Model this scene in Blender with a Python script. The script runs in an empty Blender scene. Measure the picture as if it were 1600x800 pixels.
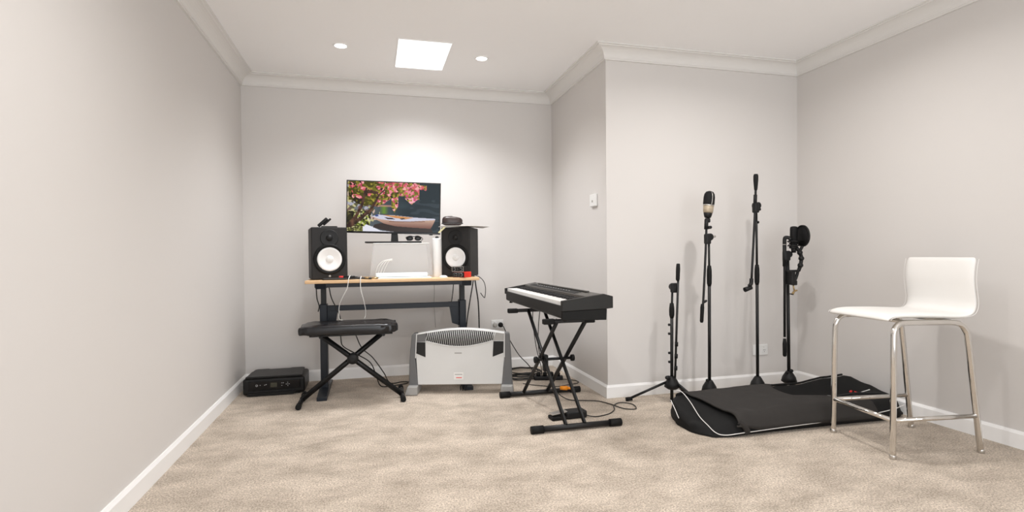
import bpy, bmesh, math, random
from mathutils import Vector, Matrix, noise
PI = math.pi
random.seed(7)
SC = bpy.context.scene
COL = SC.collection

# ------------------------------------------------------------------ camera
cam_data = bpy.data.cameras.new('camera')
cam = bpy.data.objects.new('camera', cam_data)
COL.objects.link(cam)
YAW, PITCH, ROLL, FPX = .25504, -.01573, -.00993, 843.16
fw = Vector((math.sin(YAW)*math.cos(PITCH), math.cos(YAW)*math.cos(PITCH), math.sin(PITCH)))
r0 = Vector((math.cos(YAW), -math.sin(YAW), 0)); u0 = r0.cross(fw)
rt = r0*math.cos(ROLL) + u0*math.sin(ROLL); up = -r0*math.sin(ROLL) + u0*math.cos(ROLL)
cam.matrix_world = Matrix(((rt.x, up.x, -fw.x, 0), (rt.y, up.y, -fw.y, 0), (rt.z, up.z, -fw.z, 1.01), (0, 0, 0, 1)))
cam_data.sensor_width = 36; cam_data.lens = FPX/1600*36; cam_data.shift_y = 9.32/1600
cam_data.clip_start = .02
SC.camera = cam

# ------------------------------------------------------------------ view, world and lights
SC.view_settings.view_transform = 'Standard'; SC.view_settings.look = 'None'
SC.view_settings.gamma = 1; SC.view_settings.use_curve_mapping = False
SC.view_settings.exposure = -0.03
w = bpy.data.worlds.new('world'); SC.world = w; w.use_nodes = True
w.node_tree.nodes['Background'].inputs[0].default_value = (.9, .95, 1, 1)
w.node_tree.nodes['Background'].inputs[1].default_value = 1.0

def area_light(name, loc, rot, size, power, color=(1, 1, 1), shape='RECTANGLE', size_y=None, spread=PI):
    d = bpy.data.lights.new(name, 'AREA'); d.energy = power; d.color = color; d.shape = shape
    d.size = size; d.size_y = size_y or size; d.spread = spread
    o = bpy.data.objects.new(name, d); o.location = loc; o.rotation_euler = rot; COL.objects.link(o)
    return o
XL, XA, XR, YB, YN, YR, ZC = -.964, 1.579, 3.16, 4.604, 3.45, -1.6, 2.42
# large soft fill lamp added behind the camera, before an invented rear opening
area_light('rear_fill', (1.0, YR+.06, 1.15), (math.radians(109), 0, 0), 3.2, 63, (.97, .985, 1), size_y=2.0)
DOWNLIGHTS = [(-.18, 3.82), (.79, 3.84), (.12, 1.62), (.95, 2.3), (2.08, 2.36), (-.18, .6), (1.1, .6), (2.3, .6)]
DL_POWER = [2.7, 3.8, 14, 3, 13, 2, 2, 2]

# ------------------------------------------------------------------ materials
def nodes(m): return m.node_tree.nodes, m.node_tree.links
def mat(name, col, rough=.5, metal=0, bump=0, bscale=200, var=0, vscale=8, coat=0, emit=None, estr=0, alpha=1, spec=.5, col2=None):
    m = bpy.data.materials.new(name); m.use_nodes = True
    n, l = nodes(m); b = n['Principled BSDF']
    b.inputs['Base Color'].default_value = (*col, 1); b.inputs['Roughness'].default_value = rough
    b.inputs['Metallic'].default_value = metal; b.inputs['Coat Weight'].default_value = coat
    b.inputs['Specular IOR Level'].default_value = spec
    if emit: b.inputs['Emission Color'].default_value = (*emit, 1); b.inputs['Emission Strength'].default_value = estr
    b.inputs['Alpha'].default_value = alpha
    tc = n.new('ShaderNodeTexCoord')
    nz = n.new('ShaderNodeTexNoise'); nz.inputs['Scale'].default_value = vscale; nz.inputs['Detail'].default_value = 4
    l.new(tc.outputs['Object'], nz.inputs['Vector'])
    mx = n.new('ShaderNodeMix'); mx.data_type = 'RGBA'
    v = var if var else .03
    mx.inputs[6].default_value = (*[c*(1-v) for c in col], 1)
    mx.inputs[7].default_value = (*(col2 if col2 else [min(1, c*(1+v)) for c in col]), 1)
    l.new(nz.outputs['Fac'], mx.inputs[0]); l.new(mx.outputs[2], b.inputs['Base Color'])
    if bump:
        n2 = n.new('ShaderNodeTexNoise'); n2.inputs['Scale'].default_value = bscale; n2.inputs['Detail'].default_value = 3
        l.new(tc.outputs['Object'], n2.inputs['Vector'])
        bp = n.new('ShaderNodeBump'); bp.inputs['Strength'].default_value = bump; bp.inputs['Distance'].default_value = .002
        l.new(n2.outputs['Fac'], bp.inputs['Height']); l.new(bp.outputs[0], b.inputs['Normal'])
    return m
M = {}
M['wall'] = mat('wall_paint', (.685, .66, .64), .75, bump=.08, bscale=260, var=.012, vscale=1.2)
M['ceiling'] = mat('ceiling_paint', (.95, .945, .945), .85, var=.01)
M['trim'] = mat('trim_gloss', (.92, .915, .91), .35, var=.01)
M['cornice'] = mat('cornice_paint', (.78, .765, .745), .7, var=.01)
M['black'] = mat('black_metal', (.008, .008, .0085), .4, var=.1, spec=.35)
M['blackmatte'] = mat('black_plastic', (.009, .009, .0095), .5, bump=.1, bscale=600, var=.1, spec=.3)
M['rubber'] = mat('black_rubber', (.006, .006, .006), .65, spec=.25)
M['navy'] = mat('dark_blue_steel', (.010, .014, .021), .4, var=.06, spec=.35)
M['fabric'] = mat('black_nylon', (.008, .0078, .0078), .8, spec=.25, bump=.5, bscale=500, var=.15)
M['felt'] = mat('charcoal_felt', (.036, .033, .031), .95, spec=.2, bump=.3, bscale=900, var=.12, vscale=14)
M['vinyl'] = mat('black_vinyl', (.009, .009, .011), .27, bump=.4, bscale=35, var=.1, spec=.45)
M['chrome'] = mat('chrome', (.72, .70, .67), .1, 1, var=.02)
M['steel'] = mat('brushed_steel', (.6, .58, .55), .3, 1)
M['white'] = mat('white_plastic', (.8, .8, .79), .35)
M['leather'] = mat('white_leatherette', (.83, .815, .79), .45, bump=.12, bscale=300, var=.01)
M['cone'] = mat('white_speaker_cone', (.86, .86, .86), .6)
M['cab'] = mat('speaker_cabinet', (.019, .018, .018), .6, spec=.3, bump=.15, bscale=500, var=.08)
M['wood'] = None
M['red'] = mat('red_metal', (.75, .03, .015), .4)
M['orange'] = mat('orange_plastic', (.9, .3, .01), .4)
M['heatgrey'] = mat('heater_grey', (.13, .132, .135), .4)
M['heatlight'] = mat('heater_silver', (.36, .355, .345), .4)
M['heatwhite'] = mat('heater_white', (.66, .665, .66), .4)
M['slot'] = mat('dark_slot', (.012, .012, .012), .8)
M['bronze'] = mat('champagne_metal', (.40, .33, .24), .5, .2)
M['brass'] = mat('brass', (.45, .33, .17), .35, .9)
M['grille'] = mat('dark_mesh', (.008, .008, .009), .6, .2, spec=.3, bump=.8, bscale=900)
M['whitecable_glare'] = mat('white_cable_and_glare', (.78, .77, .74), .5)
M['cable'] = mat('black_cable', (.014, .013, .012), .55)
M['paper'] = mat('white_paper', (.72, .71, .69), .8)
M['yellow'] = mat('pale_yellow_paper', (.75, .7, .42), .7)
M['piano'] = mat('piano_case', (.016, .0155, .0145), .45, spec=.3, bump=.1, bscale=700, var=.08)
M['pianotop'] = mat('piano_panel', (.06, .056, .05), .35, var=.05)
M['keys'] = mat('white_keys', (.82, .81, .79), .25)
M['screen_off'] = mat('lcd_glass', (.05, .05, .035), .15)
M['printer'] = mat('printer_black', (.007, .007, .007), .4, bump=.1, bscale=800, spec=.3)
M['printgloss'] = mat('printer_gloss', (.006, .006, .007), .15, spec=.3)
M['mark'] = mat('pale_marking', (.5, .5, .5), .5)
M['brown'] = mat('dark_brown_leather', (.03, .018, .016), .35)
M['ice'] = mat('pale_blue_white', (.74, .8, .8), .4)
M['piping'] = mat('white_piping', (.75, .74, .72), .5)
M['tag'] = mat('red_ribbon', (.7, .03, .03), .6)
M['lens'] = mat('lamp_lens', (1, 1, 1), .5, emit=(1, .99, .97), estr=14)
M['sky_panel'] = mat('skylight_diffuser', (.9, .9, .9), .5, emit=(.97, .99, 1), estr=1.25)
M['greyplug'] = mat('grey_plug', (.4, .39, .37), .5)

# desk wood
m = bpy.data.materials.new('beech_laminate'); m.use_nodes = True; n, l = nodes(m); b = n['Principled BSDF']
tc = n.new('ShaderNodeTexCoord'); mp = n.new('ShaderNodeMapping'); mp.inputs['Scale'].default_value = (2, 30, 30)
nz = n.new('ShaderNodeTexNoise'); nz.inputs['Scale'].default_value = 3; nz.inputs['Detail'].default_value = 6
cr = n.new('ShaderNodeValToRGB'); cr.color_ramp.elements[0].color = (.62, .38, .19, 1); cr.color_ramp.elements[1].color = (.78, .55, .32, 1)
l.new(tc.outputs['Object'], mp.inputs[0]); l.new(mp.outputs[0], nz.inputs['Vector']); l.new(nz.outputs['Fac'], cr.inputs[0])
l.new(cr.outputs[0], b.inputs['Base Color']); b.inputs['Roughness'].default_value = .4; M['wood'] = m

# carpet
m = bpy.data.materials.new('beige_carpet'); m.use_nodes = True; n, l = nodes(m); b = n['Principled BSDF']
tc = n.new('ShaderNodeTexCoord')
def nz_(scale, detail, rough=.6, stretch=None):
    t = n.new('ShaderNodeTexNoise'); t.inputs['Scale'].default_value = scale; t.inputs['Detail'].default_value = detail; t.inputs['Roughness'].default_value = rough
    if stretch:
        mp = n.new('ShaderNodeMapping'); mp.inputs['Scale'].default_value = stretch; mp.inputs['Rotation'].default_value = (0, 0, .35)
        l.new(tc.outputs['Object'], mp.inputs[0]); l.new(mp.outputs[0], t.inputs['Vector'])
    else: l.new(tc.outputs['Object'], t.inputs['Vector'])
    return t
big = nz_(4.2, 7, .66, (1, 1.5, 1)); fine = nz_(125, 3, .85)
c1 = n.new('ShaderNodeValToRGB'); c1.color_ramp.elements[0].position = .33; c1.color_ramp.elements[1].position = .62
c1.color_ramp.elements[0].color = (.47, .40, .325, 1); c1.color_ramp.elements[1].color = (.73, .635, .535, 1)
l.new(big.outputs['Fac'], c1.inputs[0])
c2 = n.new('ShaderNodeValToRGB'); c2.color_ramp.elements[0].position = .34; c2.color_ramp.elements[1].position = .66
c2.color_ramp.elements[0].color = (.42, .39, .36, 1); c2.color_ramp.elements[1].color = (1.30, 1.30, 1.30, 1)
l.new(fine.outputs['Fac'], c2.inputs[0])
mx = n.new('ShaderNodeMix'); mx.data_type = 'RGBA'; mx.blend_type = 'MULTIPLY'; mx.inputs[0].default_value = 1
l.new(c1.outputs[0], mx.inputs[6]); l.new(c2.outputs[0], mx.inputs[7]); l.new(mx.outputs[2], b.inputs['Base Color'])
bp = n.new('ShaderNodeBump'); bp.inputs['Strength'].default_value = .9; bp.inputs['Distance'].default_value = .006
l.new(fine.outputs['Fac'], bp.inputs['Height']); l.new(bp.outputs[0], b.inputs['Normal'])
b.inputs['Roughness'].default_value = 1; b.inputs['Specular IOR Level'].default_value = .1; b.inputs['Sheen Weight'].default_value = .15
M['carpet'] = m

# clear frosted acrylic
m = bpy.data.materials.new('clear_acrylic'); m.use_nodes = True; n, l = nodes(m); b = n['Principled BSDF']
b.inputs['Base Color'].default_value = (.6, .6, .6, 1); b.inputs['Roughness'].default_value = .12
tr = n.new('ShaderNodeBsdfTransparent'); ms = n.new('ShaderNodeMixShader'); ms.inputs[0].default_value = .22
l.new(tr.outputs[0], ms.inputs[1]); l.new(b.outputs[0], ms.inputs[2]); l.new(ms.outputs[0], n['Material Output'].inputs[0])
M['acrylic'] = m

# ------------------------------------------------------------------ mesh helpers
WM = {}          # world matrix of every object we parent to
class G:
    """collects shapes, in world or (with m=) local coordinates, into one mesh"""
    def __init__(s, m=None): s.bm = bmesh.new(); s.m = m or Matrix()
    def _v(s, p): return s.bm.verts.new(s.m @ Vector(p))
    def _f(s, vs, smooth=False):
        try: f = s.bm.faces.new(vs); f.smooth = smooth
        except ValueError: pass
    def box(s, c, d, rot=None, bev=0, seg=2):
        t = bmesh.new(); bmesh.ops.create_cube(t, size=1)
        bmesh.ops.scale(t, vec=d, verts=t.verts)
        if bev: bmesh.ops.bevel(t, geom=t.edges[:], offset=min(bev, min(d)*.49), segments=seg, profile=.5, affect='EDGES')
        mm = Matrix.Translation(c)
        if rot is not None: mm = mm @ (rot if isinstance(rot, Matrix) else Matrix.Rotation(rot, 4, 'Z'))
        s._merge(t, s.m @ mm, smooth=False); return s
    def _merge(s, t, mm, smooth=False):
        mp = {v: s.bm.verts.new(mm @ v.co) for v in t.verts}
        for f in t.faces:
            try: nf = s.bm.faces.new([mp[v] for v in f.verts]); nf.smooth = smooth or f.smooth
            except ValueError: pass
        t.free()
    def bb(s, x0, x1, y0, y1, z0, z1, bev=0, seg=2):
        return s.box(((x0+x1)/2, (y0+y1)/2, (z0+z1)/2), (x1-x0, y1-y0, z1-z0), None, bev, seg)
    def tube(s, pts, r, n=10, smooth_path=0, rads=None, flat=None):
        P = [Vector(p) for p in pts]
        if smooth_path:
            Q = []; 
            for i in range(len(P)-1):
                a = P[max(i-1, 0)]; b_ = P[i]; c = P[i+1]; d = P[min(i+2, len(P)-1)]
                for k in range(smooth_path):
                    t = k/smooth_path
                    Q.append(.5*((2*b_)+(c-a)*t+(2*a-5*b_+4*c-d)*t*t+(3*b_-a-3*c+d)*t*t*t))
            Q.append(P[-1]); P = Q
        rings = []; T0 = (P[1]-P[0]).normalized()
        N = T0.orthogonal().normalized()
        if flat: N = Vector(flat) - T0*Vector(flat).dot(T0); N.normalize()
        for i, p in enumerate(P):
            if i == 0: T = (P[1]-P[0]).normalized()
            elif i == len(P)-1: T = (P[-1]-P[-2]).normalized()
            else:
                T = ((P[i]-P[i-1]).normalized()+(P[i+1]-P[i]).normalized())
                T = T.normalized() if T.length > 1e-6 else (P[i+1]-P[i]).normalized()
            N = N - T*N.dot(T); N.normalize(); B = T.cross(N)
            rr = rads[i] if rads else r
            ra, rb = rr if isinstance(rr, tuple) else (rr, rr)
            rings.append([s._v(p+N*math.cos(2*PI*k/n)*ra+B*math.sin(2*PI*k/n)*rb) for k in range(n)])
        for i in range(len(rings)-1):
            for k in range(n): s._f([rings[i][k], rings[i][(k+1) % n], rings[i+1][(k+1) % n], rings[i+1][k]], True)
        s._f(rings[0][::-1]); s._f(rings[-1]); return s
    def rod(s, a, b, ra, rb=None, n=14): return s.tube([a, b], ra, n, rads=[ra, ra if rb is None else rb])
    def lathe(s, prof, a, d, n=24, sx=1, sy=1, closed=True):
        """prof: list of (radius, distance along d) from point a"""
        d = Vector(d).normalized(); N = Vector((1, 0, 0)); 
        if abs(d.x) > .9: N = Vector((0, 1, 0))
        N = (N-d*N.dot(d)).normalized(); B = d.cross(N); a = Vector(a); rings = []
        for r, t in prof:
            rings.append([s._v(a+d*t+N*math.cos(2*PI*k/n)*r*sx+B*math.sin(2*PI*k/n)*r*sy) for k in range(n)])
        for i in range(len(rings)-1):
            for k in range(n): s._f([rings[i][k], rings[i][(k+1) % n], rings[i+1][(k+1) % n], rings[i+1][k]], True)
        if closed: s._f(rings[0][::-1]); s._f(rings[-1])
        return s
    def prism(s, poly, off, axes):
        """poly 2D points; axes=(origin, u, v); extruded by vector off"""
        o, u, v = [Vector(k) for k in axes]; off = Vector(off)
        A = [s._v(o+u*p[0]+v*p[1]) for p in poly]; B = [s._v(o+u*p[0]+v*p[1]+off) for p in poly]
        s._f(A[::-1]); s._f(B); k = len(A)
        for i in range(k): s._f([A[i], A[(i+1) % k], B[(i+1) % k], B[i]])
        return s
    def grid(s, fn, nu, nv, thick=None, smooth=True):
        V = [[s._v(fn(i/nu, j/nv)) for j in range(nv+1)] for i in range(nu+1)]
        for i in range(nu):
            for j in range(nv): s._f([V[i][j], V[i+1][j], V[i+1][j+1], V[i][j+1]], smooth)
        return s
    def sphere(s, c, r, n=16, sc=(1, 1, 1)):
        t = bmesh.new(); bmesh.ops.create_uvsphere(t, u_segments=n, v_segments=n//2+2, radius=r)
        for f in t.faces: f.smooth = True
        s._merge(t, s.m @ Matrix.Translation(c) @ Matrix.Diagonal((*sc, 1))); return s
    def build(s, name, m, parent=None, bevel=0, solid=0, subsurf=0, smooth_angle=True):
        bmesh.ops.remove_doubles(s.bm, verts=s.bm.verts, dist=1e-6)
        bmesh.ops.recalc_face_normals(s.bm, faces=s.bm.faces)
        me = bpy.data.meshes.new(name); s.bm.to_mesh(me); s.bm.free()
        o = bpy.data.objects.new(name, me); COL.objects.link(o)
        me.materials.append(M[m] if isinstance(m, str) else m)
        if parent is not None:
            wm = WM[parent]; me.transform(wm.inverted()); o.parent = parent; WM[o] = wm
        else: WM[o] = Matrix()
        if bevel:
            b = o.modifiers.new('bevel', 'BEVEL'); b.width = bevel; b.segments = 2; b.limit_method = 'ANGLE'; b.angle_limit = .7
        if solid:
            b = o.modifiers.new('solid', 'SOLIDIFY'); b.thickness = solid; b.offset = -1
        if subsurf:
            b = o.modifiers.new('sub', 'SUBSURF'); b.levels = subsurf; b.render_levels = subsurf
        return o
def thing(name, label, cat, loc, rz=0, group=None):
    o = bpy.data.objects.new(name, None); COL.objects.link(o)
    o.location = loc; o.rotation_euler = (0, 0, rz); o.empty_display_size = .05
    o['label'] = label; o['category'] = cat
    if group: o['group'] = group
    WM[o] = Matrix.Translation(loc) @ Matrix.Rotation(rz, 4, 'Z')
    return o
def tag(o, label, cat, group=None):
    """make a single-mesh thing: origin moved to its base"""
    me = o.data; xs = [v.co.x for v in me.vertices]; ys = [v.co.y for v in me.vertices]; zs = [v.co.z for v in me.vertices]
    c = Vector(((min(xs)+max(xs))/2, (min(ys)+max(ys))/2, min(zs)))
    me.transform(Matrix.Translation(-c)); o.location = c; WM[o] = Matrix.Translation(c)
    o['label'] = label; o['category'] = cat
    if group: o['group'] = group
    return o
def struct(o): o['kind'] = 'structure'; return o

# ------------------------------------------------------------------ room shell
T = .1
struct(G().bb(XL-T, XR+T, YR-T, YB+T, -.1, 0).build('floor', 'carpet'))
SX0, SX1, SY0, SY1 = .187, .549, 3.605, 4.16          # skylight opening
g = G()
g.bb(XL-T, SX0, YR-T, YB+T, ZC, ZC+T); g.bb(SX1, XR+T, YR-T, YB+T, ZC, ZC+T)
g.bb(SX0, SX1, YR-T, SY0, ZC, ZC+T); g.bb(SX0, SX1, SY1, YB+T, ZC, ZC+T)
struct(g.build('ceiling', 'ceiling'))
struct(G().bb(XL-T, XL, YR-T, YB+T, 0, ZC).build('wall_left', 'wall'))
struct(G().bb(XL, XA+T, YB, YB+T, 0, ZC).build('wall_back', 'wall'))
struct(G().bb(XA, XA+T, YN+T, YB, 0, ZC).build('wall_alcove', 'wall'))
struct(G().bb(XA, XR, YN, YN+T, 0, ZC).build('wall_nook', 'wall'))
struct(G().bb(XR, XR+T, YR-T, YN+T, 0, ZC).build('wall_right', 'wall'))
g = G(); g.bb(XL, -.65, YR-T, YR, 0, ZC); g.bb(2.65, XR, YR-T, YR, 0, ZC); g.bb(-.65, 2.65, YR-T, YR, 2.2, ZC); g.bb(-.65, 2.65, YR-T, YR, 0, .1)
struct(g.build('wall_rear', 'wall'))

PATH = [(XL, YR), (XL, YB), (XA, YB), (XA, YN), (XR, YN), (XR, YR)]
def sweep_seg(i, prof, name, m):
    """one wall's run of a moulding, mitred at both ends; prof = (distance from wall, z)"""
    def nrm(a, b):
        d = Vector((b[0]-a[0], b[1]-a[1])).normalized(); return Vector((d.y, -d.x))
    def off(k, d):
        p = Vector(PATH[k])
        n1 = nrm(PATH[k-1], PATH[k]) if k > 0 else nrm(PATH[k], PATH[k+1])
        n2 = nrm(PATH[k], PATH[k+1]) if k < len(PATH)-1 else n1
        return p + (n1 if n1 == n2 or abs(n1.dot(n2)) > .99 else n1+n2)*d
    g = G(); A = []; B = []
    for d, z in prof:
        a = off(i, d); b_ = off(i+1, d); A.append(g._v((a.x, a.y, z))); B.append(g._v((b_.x, b_.y, z)))
    for k in range(len(prof)-1): g._f([A[k], A[k+1], B[k+1], B[k]])
    g._f([A[-1], A[0], B[0], B[-1]]); g._f(A[::-1]); g._f(B)
    return struct(g.build(name, m))
cov = [(0, ZC-.085), (.013, ZC-.085), (.014, ZC-.076)]
for k in range(9):
    t = k/8*PI/2; cov.append((.018+.068*(1-math.cos(t)), ZC-.076+.062*math.sin(t)))
cov += [(.088, ZC-.009), (.102, ZC-.008), (.102, ZC), (0, ZC)]
base = [(0, .088), (.006, .088), (.016, .074), (.016, 0), (0, 0)]
for i, nm in enumerate(('left', 'back', 'alcove', 'nook', 'right')):
    sweep_seg(i, cov, 'trim_%d' % (i+1), 'cornice'); sweep_seg(i, base, 'baseboard_'+nm, 'trim')

# skylight: white-lined shaft with a luminous diffuser
fr = G()
for a in ((SX0, SX0+.006, SY0, SY1), (SX1-.006, SX1, SY0, SY1), (SX0+.006, SX1-.006, SY0, SY0+.006), (SX0+.006, SX1-.006, SY1-.006, SY1)):
    fr.bb(*a, ZC-.004, ZC+.05)
skyl = struct(fr.build('window_1', 'trim'))
struct(G().bb(SX0+.006, SX1-.006, SY0+.006, SY1-.006, ZC+.003, ZC+.012).build('diffuser_panel', 'sky_panel', skyl))
area_light('skylight_light', ((SX0+SX1)/2, (SY0+SY1)/2, ZC-.002), (0, 0, 0), .34, 15, (.97, .98, 1), size_y=.54, spread=math.radians(128))

# recessed downlights (two in view, the rest light the room from above the camera)
DL_LABEL = ['round recessed downlight glowing in the ceiling left of the skylight',
            'round recessed downlight glowing in the ceiling right of the skylight',
            'recessed downlight out of frame above the carpet along the left wall',
            'recessed downlight out of frame above the carpet in front of the piano',
            'recessed downlight out of frame above the bag and microphone stands',
            'recessed downlight out of frame by the left wall, behind the viewer',
            'recessed downlight out of frame overhead in the middle of the room',
            'recessed downlight out of frame by the right wall, behind the stool']
for i, (x, y) in enumerate(DOWNLIGHTS):
    lab = DL_LABEL[i]
    t = thing('ceiling_downlight', lab, 'ceiling light', (x, y, ZC), group='recessed ceiling downlights')
    G().lathe([(.038, -.001), (.040, -.006), (.047, -.005), (.050, -.001), (.050, 0)], (x, y, ZC), (0, 0, 1), 32, closed=False).build('trim_ring', 'trim', t)
    G().lathe([(.0, -.0035), (.020, -.004), (.037, -.002), (.038, 0)], (x, y, ZC), (0, 0, 1), 32, closed=False).build('lamp_lens', 'lens', t)
    lo = area_light('downlight_lamp', (x, y, ZC-.012), (0, 0, 0), .075, DL_POWER[i], (1, .97, .94), 'DISK', spread=math.radians(128 if i < 2 else 160))

# thermostat sensor and wall outlets
g = G().bb(XA-.022, XA, 3.60, 3.70, 1.345, 1.435, bev=.006)
th = tag(g.build('thermostat', 'white'), 'small white thermostat box on the projecting wall corner', 'thermostat')
G().bb(XA-.024, XA-.021, 3.635, 3.655, 1.375, 1.39).build('display_window', 'greyplug', th)
def outlet(nm, lab, x0, x1, z0, z1, y, sockets):
    t = thing(nm, lab, 'power outlet', ((x0+x1)/2, y, z0))
    G().bb(x0, x1, y-.009, y, z0, z1, bev=.003).build('cover_plate', 'white', t)
    zc = (z0+z1)/2
    for sx in sockets:
        so = G().bb(sx-.017, sx+.017, y-.0115, y-.008, zc-.024, zc+.012, bev=.002).build('socket', 'white', t)
        gg = G()
        for dx, a in ((-.006, .5), (.006, -.5)): gg.box((sx+dx, y-.012, zc-.001), (.0016, .002, .007), Matrix.Rotation(a, 4, 'Y'))
        gg.box((sx, y-.012, zc-.014), (.0016, .002, .007)); gg.build('pin_slots', 'slot', so)
        G().bb(sx-.006, sx+.006, y-.013, y-.008, zc+.016, zc+.028, bev=.001).build('rocker_switch', 'white', t)
    return t
outlet('wall_outlet', 'white double power outlet above the skirting between the tall microphone stands', 2.755, 2.885, .228, .308, YN, (2.79, 2.85))
outlet('wall_outlet', 'white double power outlet behind the heater, with two plugs in it', 1.005, 1.115, .352, .43, YB, (1.035, 1.085))

# ------------------------------------------------------------------ desk
DZ = .836
desk = thing('standing_desk', 'long height adjustable desk with pale wood top and dark blue steel frame', 'desk', (.16, 4.23, 0))
G().bb(-.444, .775, 3.93, 4.55, DZ-.022, DZ, bev=.004).build('desktop', 'wood', desk)
G().bb(-.385, .715, 3.975, 4.025, DZ-.052, DZ-.022, bev=.003).bb(-.385, .715, 4.42, 4.46, DZ-.052, DZ-.022, bev=.003).build('top_rail', 'navy', desk)
G().bb(-.30, .66, 4.20, 4.225, .597, .637, bev=.002).build('crossbar', 'navy', desk)
for sx, s in ((-.345, 1), (.687, -1)):
    G().prism([(3.96, DZ-.022), (4.52, DZ-.022), (4.50, DZ-.062), (3.98, DZ-.062)], (.07, 0, 0), ((sx-.035, 0, 0), (0, 1, 0), (0, 0, 1))).build('top_bracket', 'navy', desk, bevel=.003)
    G().bb(sx-.018, sx+.018, 4.185, 4.245, .55, DZ-.05, bev=.004).build('inner_column', 'black', desk)
    G().bb(sx-.026, sx+.026, 4.17, 4.26, .03, .652, bev=.006).build('leg', 'navy', desk)
    G().prism([(0, .638), (s*.085, .638), (s*.072, .58), (s*.055, .47), (0, .45)], (0, .02, 0), ((sx+s*.024, 4.205, 0), (1, 0, 0), (0, 0, 1))).build('gusset', 'navy', desk)
    G().prism([(3.935, 0), (4.52, 0), (4.52, .02), (4.26, .042), (4.15, .042), (3.935, .026)], (.068, 0, 0), ((sx-.034, 0, 0), (0, 1, 0), (0, 0, 1))).build('foot', 'navy', desk, bevel=.003)

# ------------------------------------------------------------------ studio monitors
def speaker(lab, cx, cy, rz, W, H, D, z=DZ):
    t = thing('studio_monitor', lab, 'speaker', (cx, cy, z), rz, 'studio monitors on the desk')
    m_ = WM[t]
    G(m_).bb(-W/2, W/2, 0, D, .001, H, bev=.008, seg=3).build('cabinet', 'cab', t)
    wz = H*.39; r = W*.40
    G(m_).lathe([(r*.99, 0), (r*1.12, -.001), (r*1.10, -.008), (r*1.0, -.013), (r*.90, -.008), (r*.86, -.004), (r*.86, 0)], (0, 0, wz), (0, 1, 0), 48, closed=False).build('woofer_surround', 'rubber', t)
    c = G(m_).lathe([(r*.86, -.0045), (r*.80, -.010), (r*.72, -.007), (r*.30, -.0015), (r*.28, -.001)], (0, 0, wz), (0, 1, 0), 48, closed=False).build('woofer_cone', 'cone', t)
    G(m_).lathe([(.001, -.010), (r*.12, -.009), (r*.22, -.006), (r*.28, -.001)], (0, 0, wz), (0, 1, 0), 32, closed=False).build('dust_cap', 'white', c)
    tz = H*.795; q = W*.23
    G(m_).lathe([(q*1.10, 0), (q*1.08, -.003), (q*.98, -.003), (q*.70, -.0012), (q*.42, -.0006), (q*.40, -.001)], (0, 0, tz), (0, 1, 0), 40, closed=False).build('tweeter_waveguide', 'blackmatte', t)
    G(m_).lathe([(.001, -.014), (q*.2, -.012), (q*.36, -.006), (q*.40, -.001)], (0, 0, tz), (0, 1, 0), 24, closed=False).build('tweeter_dome', 'blackmatte', t)
    g = G(m_); g.lathe([(.0012, -.0012), (.0075, -.0012), (.0075, 0)], (0, 0, H*.07), (0, 1, 0), 20, closed=False); g.build('badge', 'mark', t)
    G(m_).bb(-W*.09, W*.09, -.0015, 0, H*.625, H*.632).build('logo_plate', 'mark', t)
    for sx in (-1, 1): G(m_).bb(sx*(W/2-.028)-.010, sx*(W/2-.028)+.010, .02, .04, 0, .0015).build('foot_pad', 'rubber', t)
    return t
def front_at(c, rz, W): return c
speaker('left black studio monitor with white cone, dark clip lying on top', -.287, 4.045, math.radians(9), .246, .374, .33)
speaker('right black studio monitor with white cone, papers and pouch on top', .622, 4.085, math.radians(-23), .225, .378, .30)

# ------------------------------------------------------------------ television
tvm = Matrix.Translation((.172, 4.19, 1.115)) @ Matrix.Rotation(math.radians(-6), 4, 'Z')
tv = thing('television', 'flat screen showing a pink blossom tree over a moored rowing boat', 'television', (.173, 4.22, 1.099), math.radians(-6))
rollm = WM[tv] @ Matrix.Translation((0, 0, .27)) @ Matrix.Rotation(math.radians(1.6), 4, 'Y')
TW, TH = .705, .398
G(rollm).bb(-TW/2, TW/2, -.002, .018, -TH/2, TH/2, bev=.003).bb(-TW*.3, TW*.3, .018, .045, -TH*.38, TH*.2, bev=.01).build('casing', 'blackmatte', tv)
G(rollm).bb(-TW/2, TW/2, -.006, -.002, -TH/2, -TH/2+.012, bev=.001).build('lower_bezel', 'printgloss', tv)
G(rollm).bb(.27, .295, 0, .012, -TH/2-.006, -TH/2).build('infrared_receiver', 'blackmatte', tv)

def lerp(a, b, t): return tuple(a[i]+(b[i]-a[i])*t for i in range(3))
def seg_d(p, a, b):
    ax, ay = a; bx, by = b; dx, dy = bx-ax, by-ay
    t = max(0, min(1, ((p[0]-ax)*dx+(p[1]-ay)*dy)/(dx*dx+dy*dy+1e-9)))
    return math.hypot(p[0]-ax-dx*t, p[1]-ay-dy*t), t
def inpoly(p, poly):
    c = False; j = len(poly)-1
    for i in range(len(poly)):
        if (poly[i][1] > p[1]) != (poly[j][1] > p[1]) and p[0] < (poly[j][0]-poly[i][0])*(p[1]-poly[i][1])/(poly[j][1]-poly[i][1])+poly[i][0]: c = not c
        j = i
    return c
def sn(x, y, s, o=0): return noise.noise(Vector((x*s+o, y*s-o, o*.37)))
def blob(x, y, s, o=0): 
    d, _p = noise.voronoi(Vector((x*s+o, y*s+o, 0))); c = _p[0]; return d[0], (math.sin(c.x*12.9+c.y*78.2)*43758.5) % 1
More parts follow.
